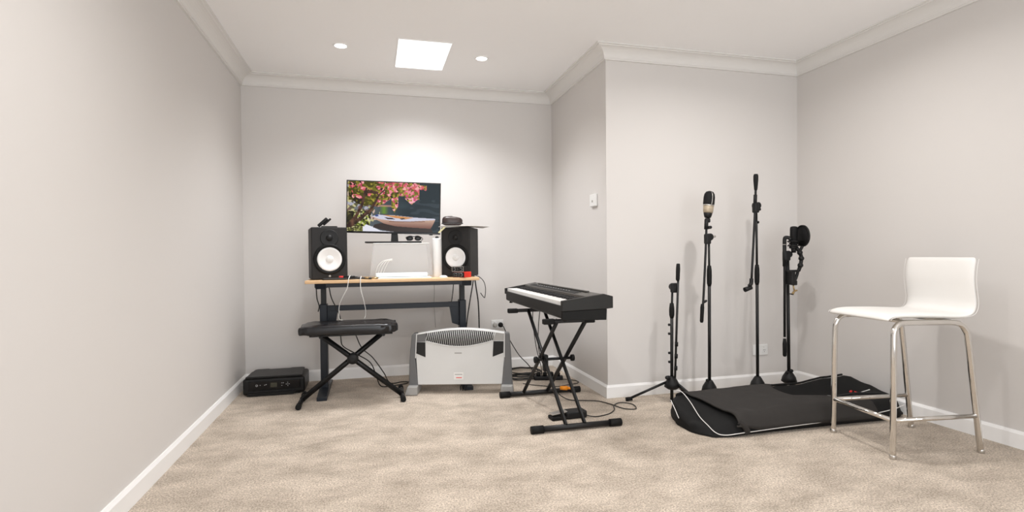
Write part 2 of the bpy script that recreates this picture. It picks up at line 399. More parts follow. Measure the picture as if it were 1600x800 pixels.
def picture(u, v):
    """generic garden scene; x,y run 0..1.78 by 0..1, y downwards"""
    x = u*1.78; y = v
    p = (x, y)
    base_c = lerp((120, 125, 128), (44, 56, 62), min(1, max(0, (x-.15)/1.0)))
    base_c = lerp(base_c, (84, 106, 112), max(0, min(1, (sn(x, y*3, 2.2, 3)+.1)))*max(0, 1-abs(y-.52)*4)*max(0, 1-abs(x-.8)*1.6))
    c = base_c
    if y > .33 and x > 1.2 and sn(x, y*3.5, 4, 9) > .1: c = lerp(c, (74, 84, 92), .5)
    # far bright bank seen through the leaves
    if x < .62 and y < .80:
        d, r = blob(x, y, 20, 1)
        k = max(0, 1-x/.62)
        pal = [(214, 206, 150), (226, 192, 176), (150, 140, 70), (120, 90, 80), (190, 188, 200), (96, 92, 60)]
        if r < .45+.4*k: c = lerp(c, pal[int(r*97) % 6], .8)
    if .62 < x < .80 and .48 < y < .64: c = lerp(c, (112, 146, 60), max(0, 1-abs(x-.70)*11))
    if .58 < x < .85 and .46 < y < .50: c = lerp(c, (224, 160, 140), .6)
    # canopy of blossom
    edge = .40 + .10*math.sin(x*5.2-.6) - .18*max(0, x-.95) + .06*sn(x, y, 9, 2)
    if x > 1.38: edge = -.1
    if 1.38 < x < 1.52 and .04 < y < .13+.03*sn(x, y, 15): edge = 1
    if .84 < x < .97 and y < .62 - abs(x-.90)*1.5: edge = max(edge, .62-abs(x-.90)*2)
    if 1.1 < x < 1.36 and y < .44: edge = max(edge, .44-abs(x-1.23)*.9)
    if y < edge and x > .02:
        d, r = blob(x, y, 26, 5); d2, r2 = blob(x, y, 11, 8)
        dark = (52, 44, 26) if r2 < .5 else (82, 78, 30)
        c = dark
        if r < .22: c = (118, 114, 44)
        elif r < .33: c = (164, 152, 66)
        pinkness = .40 + .55*max(0, min(1, (x-.45)*1.4)) * (1 if y > .05 else .7)
        if r2 < pinkness and r > .38: c = [(206, 96, 116), (230, 140, 152), (176, 70, 92), (240, 176, 172), (216, 110, 110)][int(r*61) % 5]
        if x > .95 and y > .25 and r > .35: c = [(230, 130, 158), (244, 178, 188), (200, 84, 124)][int(r*61) % 3]
    # lower left shrubs
    if x < .46-.1*(y-.6) and y > .60 and y < .95:
        d, r = blob(x, y, 30, 11)
        c = [(46, 44, 30), (96, 110, 42), (168, 176, 90), (60, 52, 36), (210, 206, 170), (40, 34, 28)][int(r*83) % 6] if x > .12 else [(40, 34, 28), (58, 56, 34), (100, 96, 60)][int(r*83) % 3]
    if x < .50 and y > .90: c = [(150, 152, 96), (110, 112, 60), (190, 186, 140), (80, 76, 50)][int(blob(x, y, 34, 3)[1]*53) % 4] if x < .3 else (236, 232, 232)
    if inpoly(p, [(.30, .93), (.36, .86), (.46, .90), (.64, .98), (1.02, 1.01), (.30, 1.01)]): c = (226, 226, 236)
    # trunks
    for A in ([(.02, .90), (.16, .72), (.27, .50), (.34, .20), (.36, .14)], [(.06, .90), (.26, .74), (.44, .58), (.55, .38), (.60, .26), (.70, .16)], [(.34, .21), (.45, .20), (.56, .22)]):
        for i in range(len(A)-1):
            d, t = seg_d(p, A[i], A[i+1])
            if d < .034-.005*i: c = lerp((54, 38, 34), (104, 76, 62), max(0, .5+sn(x, y, 14, 4)))
    # reflection under the boat, boat
    if inpoly(p, [(.49, .92), (.52, .86), (.64, .83), (.75, .83), (1.2, .90), (1.62, .92), (1.66, 1.0), (.84, 1.0)]): c = (66, 58, 56)
    hull = [(.47, .695), (.62, .74), (.9, .775), (1.2, .775), (1.70, .735), (1.66, .83), (1.61, .92), (1.25, .905), (.92, .885), (.70, .835), (.56, .765)]
    if inpoly(p, hull): c = lerp((200, 170, 152), (128, 92, 82), max(0, min(1, (y-.75)*6)))
    if inpoly(p, [(.47, .695), (.58, .66), (.9, .665), (1.3, .70), (1.70, .715), (1.70, .74), (1.2, .782), (.9, .78), (.6, .745)]): c = (206, 206, 220)
    if inpoly(p, [(.68, .665), (.9, .668), (1.28, .705), (1.12, .74), (.92, .72)]): c = (206, 148, 96)
    if inpoly(p, [(.70, .71), (.86, .72), (.92, .745), (.78, .75)]): c = (58, 52, 60)
    if inpoly(p, [(1.0, .73), (1.08, .715), (1.12, .735), (1.04, .75)]): c = (70, 60, 62)
    if abs(y-(.775+.02*math.sin(x*2))) < .006 and .8 < x < 1.5: c = (120, 84, 70)
    if inpoly(p, [(.51, .665), (.58, .655), (.60, .69), (.55, .70)]): c = (70, 86, 140)
    return c
NU, NV = 300, 168
me = bpy.data.meshes.new('screen'); bmm = bmesh.new()
x0, x1, z0, z1 = -TW/2+.008, TW/2-.008, -TH/2+.014, TH/2-.008
V = [[bmm.verts.new((x0+(x1-x0)*i/NU, -.0035, z1-(z1-z0)*j/NV)) for j in range(NV+1)] for i in range(NU+1)]
for i in range(NU):
    for j in range(NV): bmm.faces.new([V[i][j], V[i][j+1], V[i+1][j+1], V[i+1][j]])
bmm.to_mesh(me); bmm.free()
ca = me.color_attributes.new('picture', 'FLOAT_COLOR', 'POINT')
buf = []
for i in range(NU+1):
    for j in range(NV+1):
        c = picture(i/NU, j/NV); buf += [(max(0, k)/255)**2.45 for k in c]+[1]
ca.data.foreach_set('color', buf)
m = bpy.data.materials.new('lit_screen'); m.use_nodes = True; n, l = nodes(m); b = n['Principled BSDF']
at = n.new('ShaderNodeAttribute'); at.attribute_name = 'picture'
b.inputs['Base Color'].default_value = (.004, .004, .004, 1); b.inputs['Roughness'].default_value = .25; b.inputs['Specular IOR Level'].default_value = .15
l.new(at.outputs['Color'], b.inputs['Emission Color']); b.inputs['Emission Strength'].default_value = 1.05
me.materials.append(m); me.transform(WM[tv].inverted() @ rollm)
so = bpy.data.objects.new('screen', me); COL.objects.link(so); so.parent = tv; WM[so] = WM[tv]; so['label'] = 'lit picture of pink blossom, tree trunks and a wooden rowing boat'
tl = WM[tv]
G(tl).prism([(-.028, .006), (.028, .006), (.022, .10), (-.022, .10)], (0, .02, 0), ((0, .02, 0), (1, 0, 0), (0, 0, 1))).build('neck', 'black', tv)
G(tl).bb(-.215, .205, -.05, .06, 0, .012, bev=.004).build('stand_base', 'blackmatte', tv)

# acrylic riser under the television
rs = thing('acrylic_riser', 'clear plastic riser on the desk that holds up the television', 'riser', (.21, 4.2, DZ))
g = G(); zt = 1.096
def wallq(a, b, c, d): g._f([g._v(a), g._v(b), g._v(c), g._v(d)])
fx0, fx1, bx0, bx1 = .015, .425, -.012, .452
g.bb(fx0, fx1, 4.10, 4.30, zt-.006, zt, bev=.002)
g.build('shelf', 'white', rs)
g = G(); g.prism([(bx0, DZ), (bx1, DZ), (fx1, zt-.006), (fx0, zt-.006)], (0, .005, 0), ((0, 4.10, 0), (1, 0, 0), (0, 0, 1))).build('front_panel', 'acrylic', rs)
for a, b_ in ((bx0, fx0), (bx1-.005, fx1-.005)):
    G().prism([(a, DZ), (a+.005, DZ), (b_+.005, zt-.006), (b_, zt-.006)], (0, .19, 0), ((0, 4.106, 0), (1, 0, 0), (0, 0, 1))).build('side_panel', 'acrylic', rs)
g = G()
for k in range(4):
    g.tube([(.03+.018*k, 4.098, .875), (.045+.02*k, 4.098, .925), (.085+.014*k, 4.098, .963), (.15, 4.098, .978-.004*k)], .0022, 6, 6)  # pale arcs modelled in place of reflected glare on the front panel
tag(g.build('cable_and_glare_loops', 'whitecable_glare'), 'white arcs standing in for the glare on the clear riser front', 'cable')

# things on the desk
def rbox(name, m_, lab, cat, c, d, rz=0, bev=.003, par=None):
    g = G().box(c, d, rz, bev); o = g.build(name, m_, par)
    return tag(o, lab, cat) if par is None else o
rbox('laptop', 'white', 'thin silver closed laptop lying on the desk before the riser', 'laptop', (.225, 4.02, DZ+.005), (.40, .13, .010))
rbox('storage_box', 'ice', 'long low pale white box lying on the closed laptop', 'box', (.215, 4.045, DZ+.026), (.375, .07, .030), bev=.008)
t = thing('paper_roll', 'upright white tube standing between riser and right speaker', 'tube', (.487, 4.13, DZ))
G().lathe([(.034, 0), (.035, .003), (.035, .285), (.034, .295)], (.487, 4.13, DZ), (0, 0, 1), 28).build('tube_body', 'white', t)
G().lathe([(.012, .295), (.014, .30), (.012, .309), (.003, .311)], (.487, 4.13, DZ), (0, 0, 1), 16).build('cap', 'blackmatte', t)
mo = G().sphere((.515, 3.985, DZ+.004), .03, 20, (1, 1.4, .5)); 
o = mo.build('computer_mouse', 'white')
bm_ = bmesh.new(); bm_.from_mesh(o.data); bmesh.ops.bisect_plane(bm_, geom=bm_.verts[:]+bm_.edges[:]+bm_.faces[:], plane_co=(0, 0, DZ), plane_no=(0, 0, -1), clear_outer=True); bmesh.ops.holes_fill(bm_, edges=bm_.edges[:]); bm_.to_mesh(o.data); bm_.free()
tag(o, 'white rounded computer mouse on the desk in front of the right speaker', 'computer mouse')
def interface(lab, c, d, rz, sidem, frontm, knobs, red):
    t = thing('audio_interface', lab, 'audio interface', (c[0], c[1], c[2]), rz, 'audio interfaces stacked on the desk')
    m_ = WM[t]; W_, D_, H_ = d
    G(m_).bb(-W_/2, W_/2, 0, D_, .001, H_, bev=.003).build('case', sidem, t)
    G(m_).bb(-W_/2+.002, W_/2-.002, -.003, 0, .003, H_-.002, bev=.001).build('front_panel', frontm, t)
    for kx, kz, kr in knobs:
        G(m_).lathe([(kr, 0), (kr, -.009), (kr*.8, -.011)], (kx*W_/2, -.003, H_*kz), (0, 1, 0), 16).build('knob', 'blackmatte', t)
    g = G(m_)
    for kx, kz, kr in knobs: g.lathe([(kr*1.15, -.0034), (kr*1.45, -.0036)], (kx*W_/2, 0, H_*kz), (0, 1, 0), 18, closed=False)
    for k in range(6): g.bb(-W_*.3+k*W_*.12, -W_*.3+k*W_*.12+.004, -.0042, -.003, H_*.82, H_*.87)
    g.build('panel_markings', 'mark', t)
    if red: return t
    g = G(m_)
    g.bb(-W_/2, W_/2, -.0045, -.003, H_-.003, H_).bb(-W_/2, W_/2, -.0045, -.003, 0.001, .004).bb(-W_/2, -W_/2+.003, -.0045, -.003, .004, H_-.003).bb(W_/2-.003, W_/2, -.0045, -.003, .004, H_-.003)
    g.build('silver_rim', 'steel', t)
    return t
interface('red cased audio interface with black knob panel, lower of the stacked pair', (.622, 3.962, DZ), (.115, .082, .042), math.radians(-48), 'red', 'blackmatte', [(-.7, .45, .006), (-.35, .5, .007), (.1, .6, .005), (.5, .5, .009), (.1, .25, .004)], True)
interface('small black audio interface with silver rim, upper of the stacked pair', (.620, 3.968, DZ+.042), (.105, .07, .040), math.radians(-45), 'blackmatte', 'blackmatte', [(-.55, .5, .007), (.55, .45, .008), (.0, .5, .004)], False)
# adapters and small leads in front of the left speaker
t = thing('microphone_cable', 'black audio leads and adapters bunched on the desk by the left speaker', 'cable', (-.15, 3.96, DZ))
G().tube([(-.33, 3.95, DZ+.008), (-.20, 3.955, DZ+.008), (-.08, 3.96, DZ+.010), (.0, 3.97, DZ+.006)], .007, 10, 5).build('sleeve', 'cable', t)
G().rod((-.22, 3.965, DZ+.022), (-.19, 3.962, DZ+.021), .007).build('red_ring', 'tag', t)
G().rod((-.19, 3.962, DZ+.021), (-.115, 3.957, DZ+.020), .009, .008).build('jack_plug', 'blackmatte', t)
G().tube([(-.115, 3.957, DZ+.02), (-.06, 3.965, DZ+.012), (-.02, 3.95, DZ+.008), (.03, 3.96, DZ+.012), (.05, 3.98, DZ+.006)], .005, 8, 6).build('lead', 'cable', t)
G().rod((-.045, 3.952, DZ+.012), (-.02, 3.945, DZ+.012), .0055).rod((.0, 3.95, DZ+.008), (.045, 3.955, DZ+.010), .006).build('connector', 'brass', t)
tag(G().tube([(-.145, 3.95, DZ+.031), (-.155, 3.925, DZ+.005), (-.165, 3.92, .78), (-.195, 3.93, .72), (-.22, 3.96, .66), (-.225, 3.97, .60), (-.222, 3.96, .562), (-.20, 3.94, .556)], .0028, 7, 8).build('charging_cable', 'whitecable_glare'), 'thin white lead hanging over the desk edge above the left half of the bench', 'cable')
tag(G().tube([(-.07, 3.955, DZ+.022), (-.075, 3.925, DZ+.004), (-.074, 3.92, .77), (-.058, 3.93, .70), (-.045, 3.96, .63), (-.045, 3.98, .58), (-.052, 3.97, .560)], .0028, 7, 8).build('charging_cable', 'whitecable_glare'), 'thin white lead hanging over the desk edge above the middle of the bench', 'cable')
# on the left speaker: dark clip
t = thing('clip_light', 'small black folding clip lying on top of the left speaker', 'clip', (-.32, 4.11, DZ+.374))
G().bb(-.345, -.235, 4.09, 4.14, DZ+.374, DZ+.384, bev=.003).build('base', 'blackmatte', t)
G().box((-.335, 4.11, DZ+.412), (.085, .035, .022), Matrix.Rotation(math.radians(-42), 4, 'Y'), .006).build('upper_jaw', 'blackmatte', t)
G().box((-.305, 4.11, DZ+.415), (.07, .03, .014), Matrix.Rotation(math.radians(-42), 4, 'Y'), .005).build('lower_jaw', 'printgloss', t)
# on the right speaker: paper sheet and pouch
pt = thing('paper_sheet', 'white paper sheets sticking out on top of the right speaker', 'paper', (.68, 4.15, DZ+.378))
def pf(u, v):
    x = .50+.37*u; y = 3.985+.15*v+.12*u*v
    return (x, y, DZ+.3835+.008*math.sin(u*3)*u*.6-.010*max(0, u-.6))
G().grid(pf, 16, 4).build('sheet', 'paper', pt, solid=.002)
G().prism([(0, 0), (.012, -.006), (.058, .036), (.046, .042)], (0, .002, 0), ((.478, 3.995, DZ+.335), (1, 0, 0), (0, 0, 1))).build('folded_corner', 'yellow', pt)
t = thing('zip_pouch', 'small dark brown rounded pouch lying on the papers atop the right speaker', 'pouch', (.60, 4.12, DZ+.39))
def pouch(u, v):
    a = u*2*PI; b_ = (v-.5)*PI
    q = lambda c, e: math.copysign(abs(c)**e, c)
    return (.605+.078*q(math.cos(b_), .5)*q(math.cos(a), .7), 4.12+.045*q(math.cos(b_), .5)*q(math.sin(a), .7), DZ+.425+.036*q(math.sin(b_), .7)-.006*math.cos(a)*.8*(1 if b_ > 0 else 0))
G().grid(pouch, 28, 14).build('shell', 'brown', t)
G().tube([(.605+.080*math.copysign(abs(math.cos(k/20*2*PI))**.7, math.cos(k/20*2*PI)), 4.12+.047*math.copysign(abs(math.sin(k/20*2*PI))**.7, math.sin(k/20*2*PI)), DZ+.408) for k in range(21)], .003, 6).build('zip', 'slot', t)
# sunglasses on the television base
t = thing('sunglasses', 'black sunglasses resting on the television base under the screen', 'sunglasses', (.33, 4.16, 1.113))
for s, x in ((0, .285), (1, .345)):
    G().sphere((x, 4.15, 1.132), .026, 16, (1, .25, .72)).build('lens', 'printgloss', t)
G().tube([(.255, 4.147, 1.138), (.285, 4.142, 1.150), (.315, 4.143, 1.146), (.345, 4.142, 1.150), (.375, 4.147, 1.136)], .003, 8, 5).build('bridge', 'blackmatte', t)
G().tube([(.255, 4.15, 1.138), (.262, 4.19, 1.128), (.275, 4.215, 1.116)], .0025, 8, 3).build('temple_arm', 'blackmatte', t)
G().tube([(.375, 4.15, 1.136), (.384, 4.18, 1.126), (.375, 4.215, 1.116)], .0025, 8, 3).build('temple_arm', 'blackmatte', t)

# black cables falling from the desk
def cable(lab, pts, r=.004, name='power_cable', m_='cable', sm=8, group=None):
    return tag(G().tube(pts, r, 8, sm).build(name, m_), lab, 'cable', group)
cable('black cable beside the left desk column, outer one', [(-.385, 4.1, .78), (-.385, 4.14, .70), (-.372, 4.155, .64), (-.38, 4.16, .60)])
cable('black cable slanting from under the desktop to the bench, right of the left desk column', [(-.30, 4.13, .78), (-.285, 4.13, .70), (-.25, 4.13, .62), (-.225, 4.12, .55), (-.225, 4.16, .40), (-.21, 4.2, .33), (-.12, 4.2, .27), (-.02, 4.15, .21), (.02, 4.15, .12), (.05, 4.17, .03), (.10, 4.2, .008), (.24, 4.25, .008), (.27, 4.3, .008)])
cable('black cable running down behind the bench frame to the heater', [(-.17, 4.3, .50), (-.13, 4.28, .42), (-.08, 4.28, .30), (.0, 4.28, .22), (.08, 4.28, .10), (.13, 4.3, .01), (.22, 4.32, .008), (.28, 4.30, .008)])
cable('black cable hanging under the right end of the desktop', [(.62, 4.2, .78), (.615, 4.2, .72), (.605, 4.19, .66), (.60, 4.18, .64)], .0035)
cable('black power cable dropping from the desk end to behind the heater, left one', [(.765, 4.3, DZ+.0065), (.79, 4.3, DZ+.002), (.797, 4.3, DZ-.02), (.79, 4.3, .76), (.765, 4.3, .62), (.74, 4.3, .46), (.73, 4.3, .3), (.73, 4.3, .04)], .005)
cable('black power cable dropping from the desk end to behind the heater, right one', [(.785, 4.35, DZ+.010), (.812, 4.35, DZ-.01), (.83, 4.35, .72), (.845, 4.35, .6), (.85, 4.35, .42), (.85, 4.35, .25), (.85, 4.35, .03)], .0055)
cable('thin black lead looping off the right end of the desk', [(.74, 4.2, DZ+.0045), (.80, 4.2, DZ+.004), (.855, 4.2, .80), (.875, 4.2, .74), (.87, 4.2, .67), (.86, 4.2, .665), (.835, 4.2, .70)], .003)
cable('pale grey lead hanging behind the desk crossbar', [(.50, 4.5, .80), (.505, 4.5, .7), (.50, 4.5, .6), (.51, 4.5, .4)], .0025, m_='greyplug')

# ------------------------------------------------------------------ piano bench
bn = thing('piano_bench', 'folding piano bench with black padded vinyl seat and crossed legs', 'bench', (-.13, 3.93, 0))
def cushion(u, v):
    # superellipsoid pillow with puckered corners and creases
    a = u*2*PI; b_ = (v-.5)*PI
    q = lambda c, e: math.copysign(abs(c)**e, c)
    x = q(math.cos(b_), .22)*q(math.cos(a), .22); y = q(math.cos(b_), .22)*q(math.sin(a), .22); z = q(math.sin(b_), .38)
    e = 1-.03*math.sin(a*14)*max(0, abs(x)-.75)*3
    wv = .004*sn(x*3, y*2+z, 2.5, 4)+.004*math.sin(x*34+z*7)*(1-abs(z)**2)*(.3+.7*(x > .3))+.003*sn(x*9, z*3+y, 2.2, 7)
    return (-.152+.318*x*e, 3.90+.155*y+wv*.8, .512+.036*z+wv-.006*(x*x)*(z > 0))
G().grid(cushion, 96, 22).build('seat', 'vinyl', bn)
G().tube([cushion(k/96, .62) for k in range(97)], .0025, 6).build('piping', 'vinyl', bn)
G().bb(-.405, .135, 3.79, 4.01, .466, .480, bev=.003).build('seat_board', 'blackmatte', bn)
YM = 3.90
G().tube([(-.335, YM-.02, .462), (.20, YM-.02, .022)], .015, 4, rads=[(.010, .018)]*2, flat=(0, 1, 0)).build('leg', 'black', bn)
G().tube([(.075, YM+.02, .462), (-.475, YM+.02, .022)], .015, 4, rads=[(.010, .018)]*2, flat=(0, 1, 0)).build('leg', 'black', bn)
hub = G(); pz = .295; px_ = -.133
hub.lathe([(.036, .0), (.038, .01), (.038, .035), (.034, .045), (.018, .050), (.012, .052)], (px_, YM+.0, pz), (0, -1, 0), 28).build('hinge_disc', 'blackmatte', bn)
for x in (-.475, .20):
    G().tube([(x, 3.755, .019), (x, 4.10, .019)], .015, 14).build('floor_bar', 'black', bn)
    for y0, y1 in ((3.745, 3.80), (4.06, 4.115)): G().rod((x, y0, .019), (x, y1, .019), .0185).build('rubber_cap', 'rubber', bn)
for x in (-.335, .075): G().tube([(x, 3.80, .462), (x, 4.0, .462)], .011, 10).build('seat_bracket', 'black', bn)

# ------------------------------------------------------------------ printer
pm = math.radians(4)
pr = thing('printer', 'low black inkjet printer on the carpet in the left corner', 'printer', (-.69, 4.345, 0), 0)
g = G(); g.bb(-.903, -.485, 4.205, 4.50, .008, .126, bev=.018, seg=4); g.bb(-.86, -.52, 4.23, 4.48, 0, .02); g.build('body', 'printer', pr)
G().prism([(-.885, 0), (-.501, 0), (-.515, .27), (-.535, .285), (-.61, .285), (-.62, .27), (-.76, .27), (-.775, .285), (-.85, .285), (-.87, .27)], (0, 0, .014), ((0, 4.212, .126), (1, 0, 0), (0, 1, 0))).build('scanner_lid', 'printer', pr, bevel=.004)
G().bb(-.865, -.515, 4.198, 4.206, .044, .108, bev=.004).build('control_panel', 'printgloss', pr)
G().bb(-.716, -.672, 4.1965, 4.1985, .062, .094).build('display', 'screen_off', pr)
g = G()
for x, z in ((-.785, .08), (-.755, .08), (-.745, .083), (-.64, .088), (-.64, .07), (-.63, .088), (-.60, .09), (-.60, .078), (-.60, .066), (-.61, .078), (-.59, .078)):
    g.bb(x-.0025, x+.0025, 4.1968, 4.1985, z-.002, z+.002)
g.lathe([(.005, 0), (.0075, -.0004)], (-.808, 4.1975, .079), (0, 1, 0), 16, closed=False)
g.build('buttons', 'mark', pr)
G().bb(-.86, -.56, 4.196, 4.206, .030, .036).build('paper_slot', 'slot', pr)
G().prism([(-.87, .006), (-.56, .006), (-.545, .026), (-.87, .028)], (0, .02, 0), ((0, 4.19, 0), (1, 0, 0), (0, 0, 1))).build('output_tray', 'printer', pr)
G().bb(-.705, -.685, 4.37, 4.376, .1355, .1368).build('logo', 'mark', pr)

# ------------------------------------------------------------------ convector heater
hr = math.atan2(-.25, .968)
ht = thing('convector_heater', 'white convector heater with grey side pillars and slotted top grille', 'heater', (.617, 3.862, 0), hr)
hm = WM[ht]; S_ = .00072
def hz(zx, zy): return ((zx-562)*S_, (742-zy)*S_)
XZ = ((0, 0, 0), (1, 0, 0), (0, 0, 1))
def hp(name, poly, y0, dy, m_, par=ht, bev=0): return G(hm).prism([hz(*p) for p in poly], (0, dy, 0), ((0, y0, 0), (1, 0, 0), (0, 0, 1))).build(name, m_, par, bevel=bev)
arc = [(125+ (1005-125)*k/24, 138-46*math.sin(PI*k/24)) for k in range(25)]
hp('casing', [(112, 655)]+[(x, y-2) for x, y in arc]+[(980, 655)], .012, .065, 'heatwhite', bev=.004)
hp('front_panel', [(128, 650)]+[(112, 350)]+arc+[(998, 350), (975, 650)], 0, .012, 'heatwhite', bev=.003)
hp('pillar', [(72, 150), (84, 138), (122, 132), (104, 380), (130, 660), (38, 660), (45, 400)], -.004, .085, 'heatgrey', bev=.006)
hp('pillar', [(1005, 135), (1046, 138), (1055, 160), (1070, 400), (1080, 660), (968, 660), (1003, 380)], -.004, .085, 'heatgrey', bev=.006)
for pts_ in ([(36, 652), (132, 652), (134, 738), (8, 738), (10, 724)], [(968, 652), (1080, 652), (1090, 724), (1090, 741), (955, 741)]):
    G(hm).prism([hz(*p) for p in pts_], (0, .20, 0), ((0, -.055, 0), (1, 0, 0), (0, 0, 1))).build('foot', 'heatlight', ht, bevel=.006)
gl = [(215+(890-215)*k/20) for k in range(21)]
def arct(x): return 138-46*math.sin(PI*(x-125)/880)+9
def arcb(x): return 210+58*math.sin(PI*(x-215)/675)
hp('grille', [(x, arct(x)) for x in gl]+[(x, arcb(x)) for x in gl[::-1]], -.0015, .002, 'slot')
g = G(hm)
for k in range(36):
    xb = 213+k*(675/35); xt = xb+24
    a = hz(xt, arct(xt)-1); b_ = hz(xb, arcb(xb)+1)
    g.tube([(a[0], -.0045, a[1]), (b_[0], -.0045, b_[1])], .0023, 6)
g.tube([(hz(x, arcb(x))[0], -.003, hz(x, arcb(x))[1]) for x in gl], .004, 8)
g.tube([(hz(x, y)[0], -.001, hz(x, y+5)[1]) for x, y in arc], .0032, 8)
g.build('grille_slats', 'heatwhite', ht)
hp('corner_panel', [(124, 145), (222, 122), (206, 216), (116, 218)], -.002, .003, 'heatgrey')
hp('corner_panel', [(892, 122), (1002, 142), (996, 212), (888, 212)], -.002, .003, 'heatlight')
hp('side_vent', [(116, 220), (208, 222), (208, 372), (113, 332)], -.003, .004, 'slot')
hp('side_vent', [(892, 218), (994, 220), (990, 334), (882, 374)], -.003, .004, 'slot')
hp('maker_mark', [(500, 328), (572, 328), (572, 340), (500, 340)], -.001, .0015, 'heatlight')
st = hp('sticker', [(490, 530), (585, 530), (585, 600), (490, 600)], -.001, .0015, 'white')
hp('sticker_line', [(500, 545), (575, 545), (575, 553), (500, 553)], -.0015, .001, 'heatlight', st)
hp('sticker_red_line', [(512, 578), (570, 578), (570, 586), (512, 586)], -.0015, .001, 'red', st)
hp('pillar_rim', [(104, 380), (113, 380), (126, 135), (118, 134)], -.006, .004, 'heatwhite')
hp('pillar_rim', [(996, 380), (1006, 380), (1008, 136), (1000, 136)], -.006, .004, 'heatwhite')
g = G()
for k in range(4): g.tube([(.625+.015*k, 3.93, .004), (.622+.015*k, 3.935, .030), (.628+.015*k, 3.95, .031), (.630+.015*k, 3.955, .004)], .0032, 7, 4)
tag(g.build('coiled_flex', 'cable'), 'coiled black flex on the carpet beneath the heater', 'cable')
# plugs in outlet behind
t = thing('power_plug', 'black round plug with cord in the outlet behind the heater', 'plug', (1.085, 4.58, .38))
G().lathe([(.019, 0), (.022, .012), (.020, .028), (.012, .034)], (1.085, YB-.0125, .388), (0, -1, 0), 20).build('plug_body', 'rubber', t)
G().tube([(1.09, 4.56, .388), (1.10, 4.53, .375), (1.115, 4.5, .33), (1.14, 4.45, .26), (1.20, 4.40, .15), (1.27, 4.36, .07), (1.30, 4.34, .015), (1.25, 4.30, .007), (1.16, 4.30, .007), (1.10, 4.28, .007)], .004, 8, 8).build('cord', 'cable', t)
tag(G().lathe([(.017, 0), (.020, .010), (.017, .030), (.009, .034)], (1.035, YB-.0125, .388), (0, -1, 0), 20).build('power_plug', 'greyplug'), 'grey round plug in the left socket behind the heater', 'plug')

# cable tangle between heater and keyboard stand
random.seed(3)
for j, (cx_, cy_, rx, ry, nl, ph, lab) in enumerate(((1.22, 4.37, .17, .15, 3, .2, 'wide loops of black cable on the carpet at the heater side'),
                                        (1.17, 4.19, .13, .08, 3, 1.9, 'tight loops of black cable on the carpet nearest the heater foot'))):
    pts_ = []
    for k in range(nl*14+1):
        a = ph+k/14*2*PI; s = 1-.10*(k//14)+.06*math.sin(a*1.7+j)
        pts_.append((cx_+rx*s*math.cos(a)+.015*math.sin(a*.5), cy_+ry*s*math.sin(a), .007+.008*(k//14)+.003*math.sin(a*3)**2))
    cable(lab, pts_, .0045, 'cable_and_glare_loops', sm=3)
t = thing('power_strip', 'black power strip with leads lying under the keyboard stand', 'power strip', (1.36, 4.08, 0), math.radians(-14))
m_ = WM[t]
G(m_).bb(-.12, .11, -.025, .03, 0, .032, bev=.008).build('strip_body', 'blackmatte', t)
for k in range(4): G(m_).lathe([(.017, 0), (.017, .022), (.012, .03)], (-.085+.052*k, .002, .032), (0, -.2, 1), 14).build('plug', 'rubber', t)
cable('thin black lead looping on the carpet to the right of the power strip', [(1.44, 4.05, .01), (1.54, 3.98, .005), (1.535, 3.90, .005), (1.44, 3.86, .005), (1.33, 3.84, .005), (1.2, 3.92, .005), (1.12, 4.0, .005)], .003)
cable('thin black lead rising from the power strip into the keyboard', [(1.30, 4.08, .035), (1.27, 4.0, .12), (1.20, 3.9, .3), (1.16, 3.85, .5), (1.15, 3.8, .64)], .003)
cable('thin black lead hanging from the keyboard beside the crossed legs', [(1.10, 3.48, .63), (1.085, 3.47, .52), (1.08, 3.46, .38), (1.11, 3.47, .27), (1.18, 3.5, .17), (1.22, 3.55, .06), (1.26, 3.62, .008), (1.3, 3.75, .005)], .003)

# ------------------------------------------------------------------ digital piano
pn = thing('digital_piano', 'black digital piano with a long row of white keys', 'piano', (1.14, 3.4, .64))
Y0, Y1 = 2.745, 4.05
YZp = ((0, 0, 0), (1, 0, 0), (0, 0, 1))
def xz(name, poly, ya, yb, m_, par=pn, bev=.003): return G().prism(poly, (0, yb-ya, 0), ((0, ya, 0), (1, 0, 0), (0, 0, 1))).build(name, m_, par, bevel=bev)
xz('case', [(1.0, .655), (1.03, .641), (1.25, .638), (1.262, .70), (1.29, .702), (1.29, .735), (1.0, .715)], Y0+.03, Y1-.03, 'piano')
xz('front_rail', [(.998, .66), (1.006, .66), (1.006, .722), (.998, .722)], Y0+.03, Y1-.03, 'piano')
cheek = [(.994, .693), (1.258, .700), (1.292, .703), (1.292, .768), (1.240, .782), (.994, .750)]
xz('end_cheek', cheek, Y0, Y0+.03, 'piano')
xz('lower_end_block', [(.996, .645), (1.253, .638), (1.256, .6995), (.996, .6925)], Y0+.002, Y0+.03, 'rubber')
xz('end_cheek', [(.994, .70), (1.292, .703), (1.292, .768), (1.240, .782), (.994, .742)], Y1-.03, Y1, 'piano')
xz('control_panel', [(1.145, .735), (1.292, .735), (1.292, .766), (1.240, .780), (1.150, .768)], Y0+.03, Y1-.03, 'pianotop')
xz('panel_strip', [(1.16, .7715), (1.205, .7777), (1.205, .776), (1.16, .770)], Y0+.25, Y1-.12, 'slot', bev=0)
g = G()
for k in range(14): g.lathe([(.004, 0), (.004, .0025)], (1.185, Y0+.4+.05*k, .7755), (0, 0, 1), 10)
g.build('buttons', 'mark', pn)
G().bb(1.215, 1.235, Y0+.2, Y1-.15, .7785, .786, bev=.002).build('music_ledge', 'pianotop', pn)
ky0 = Y0+.034; kw = (Y1-.034-ky0)/52
kme = None
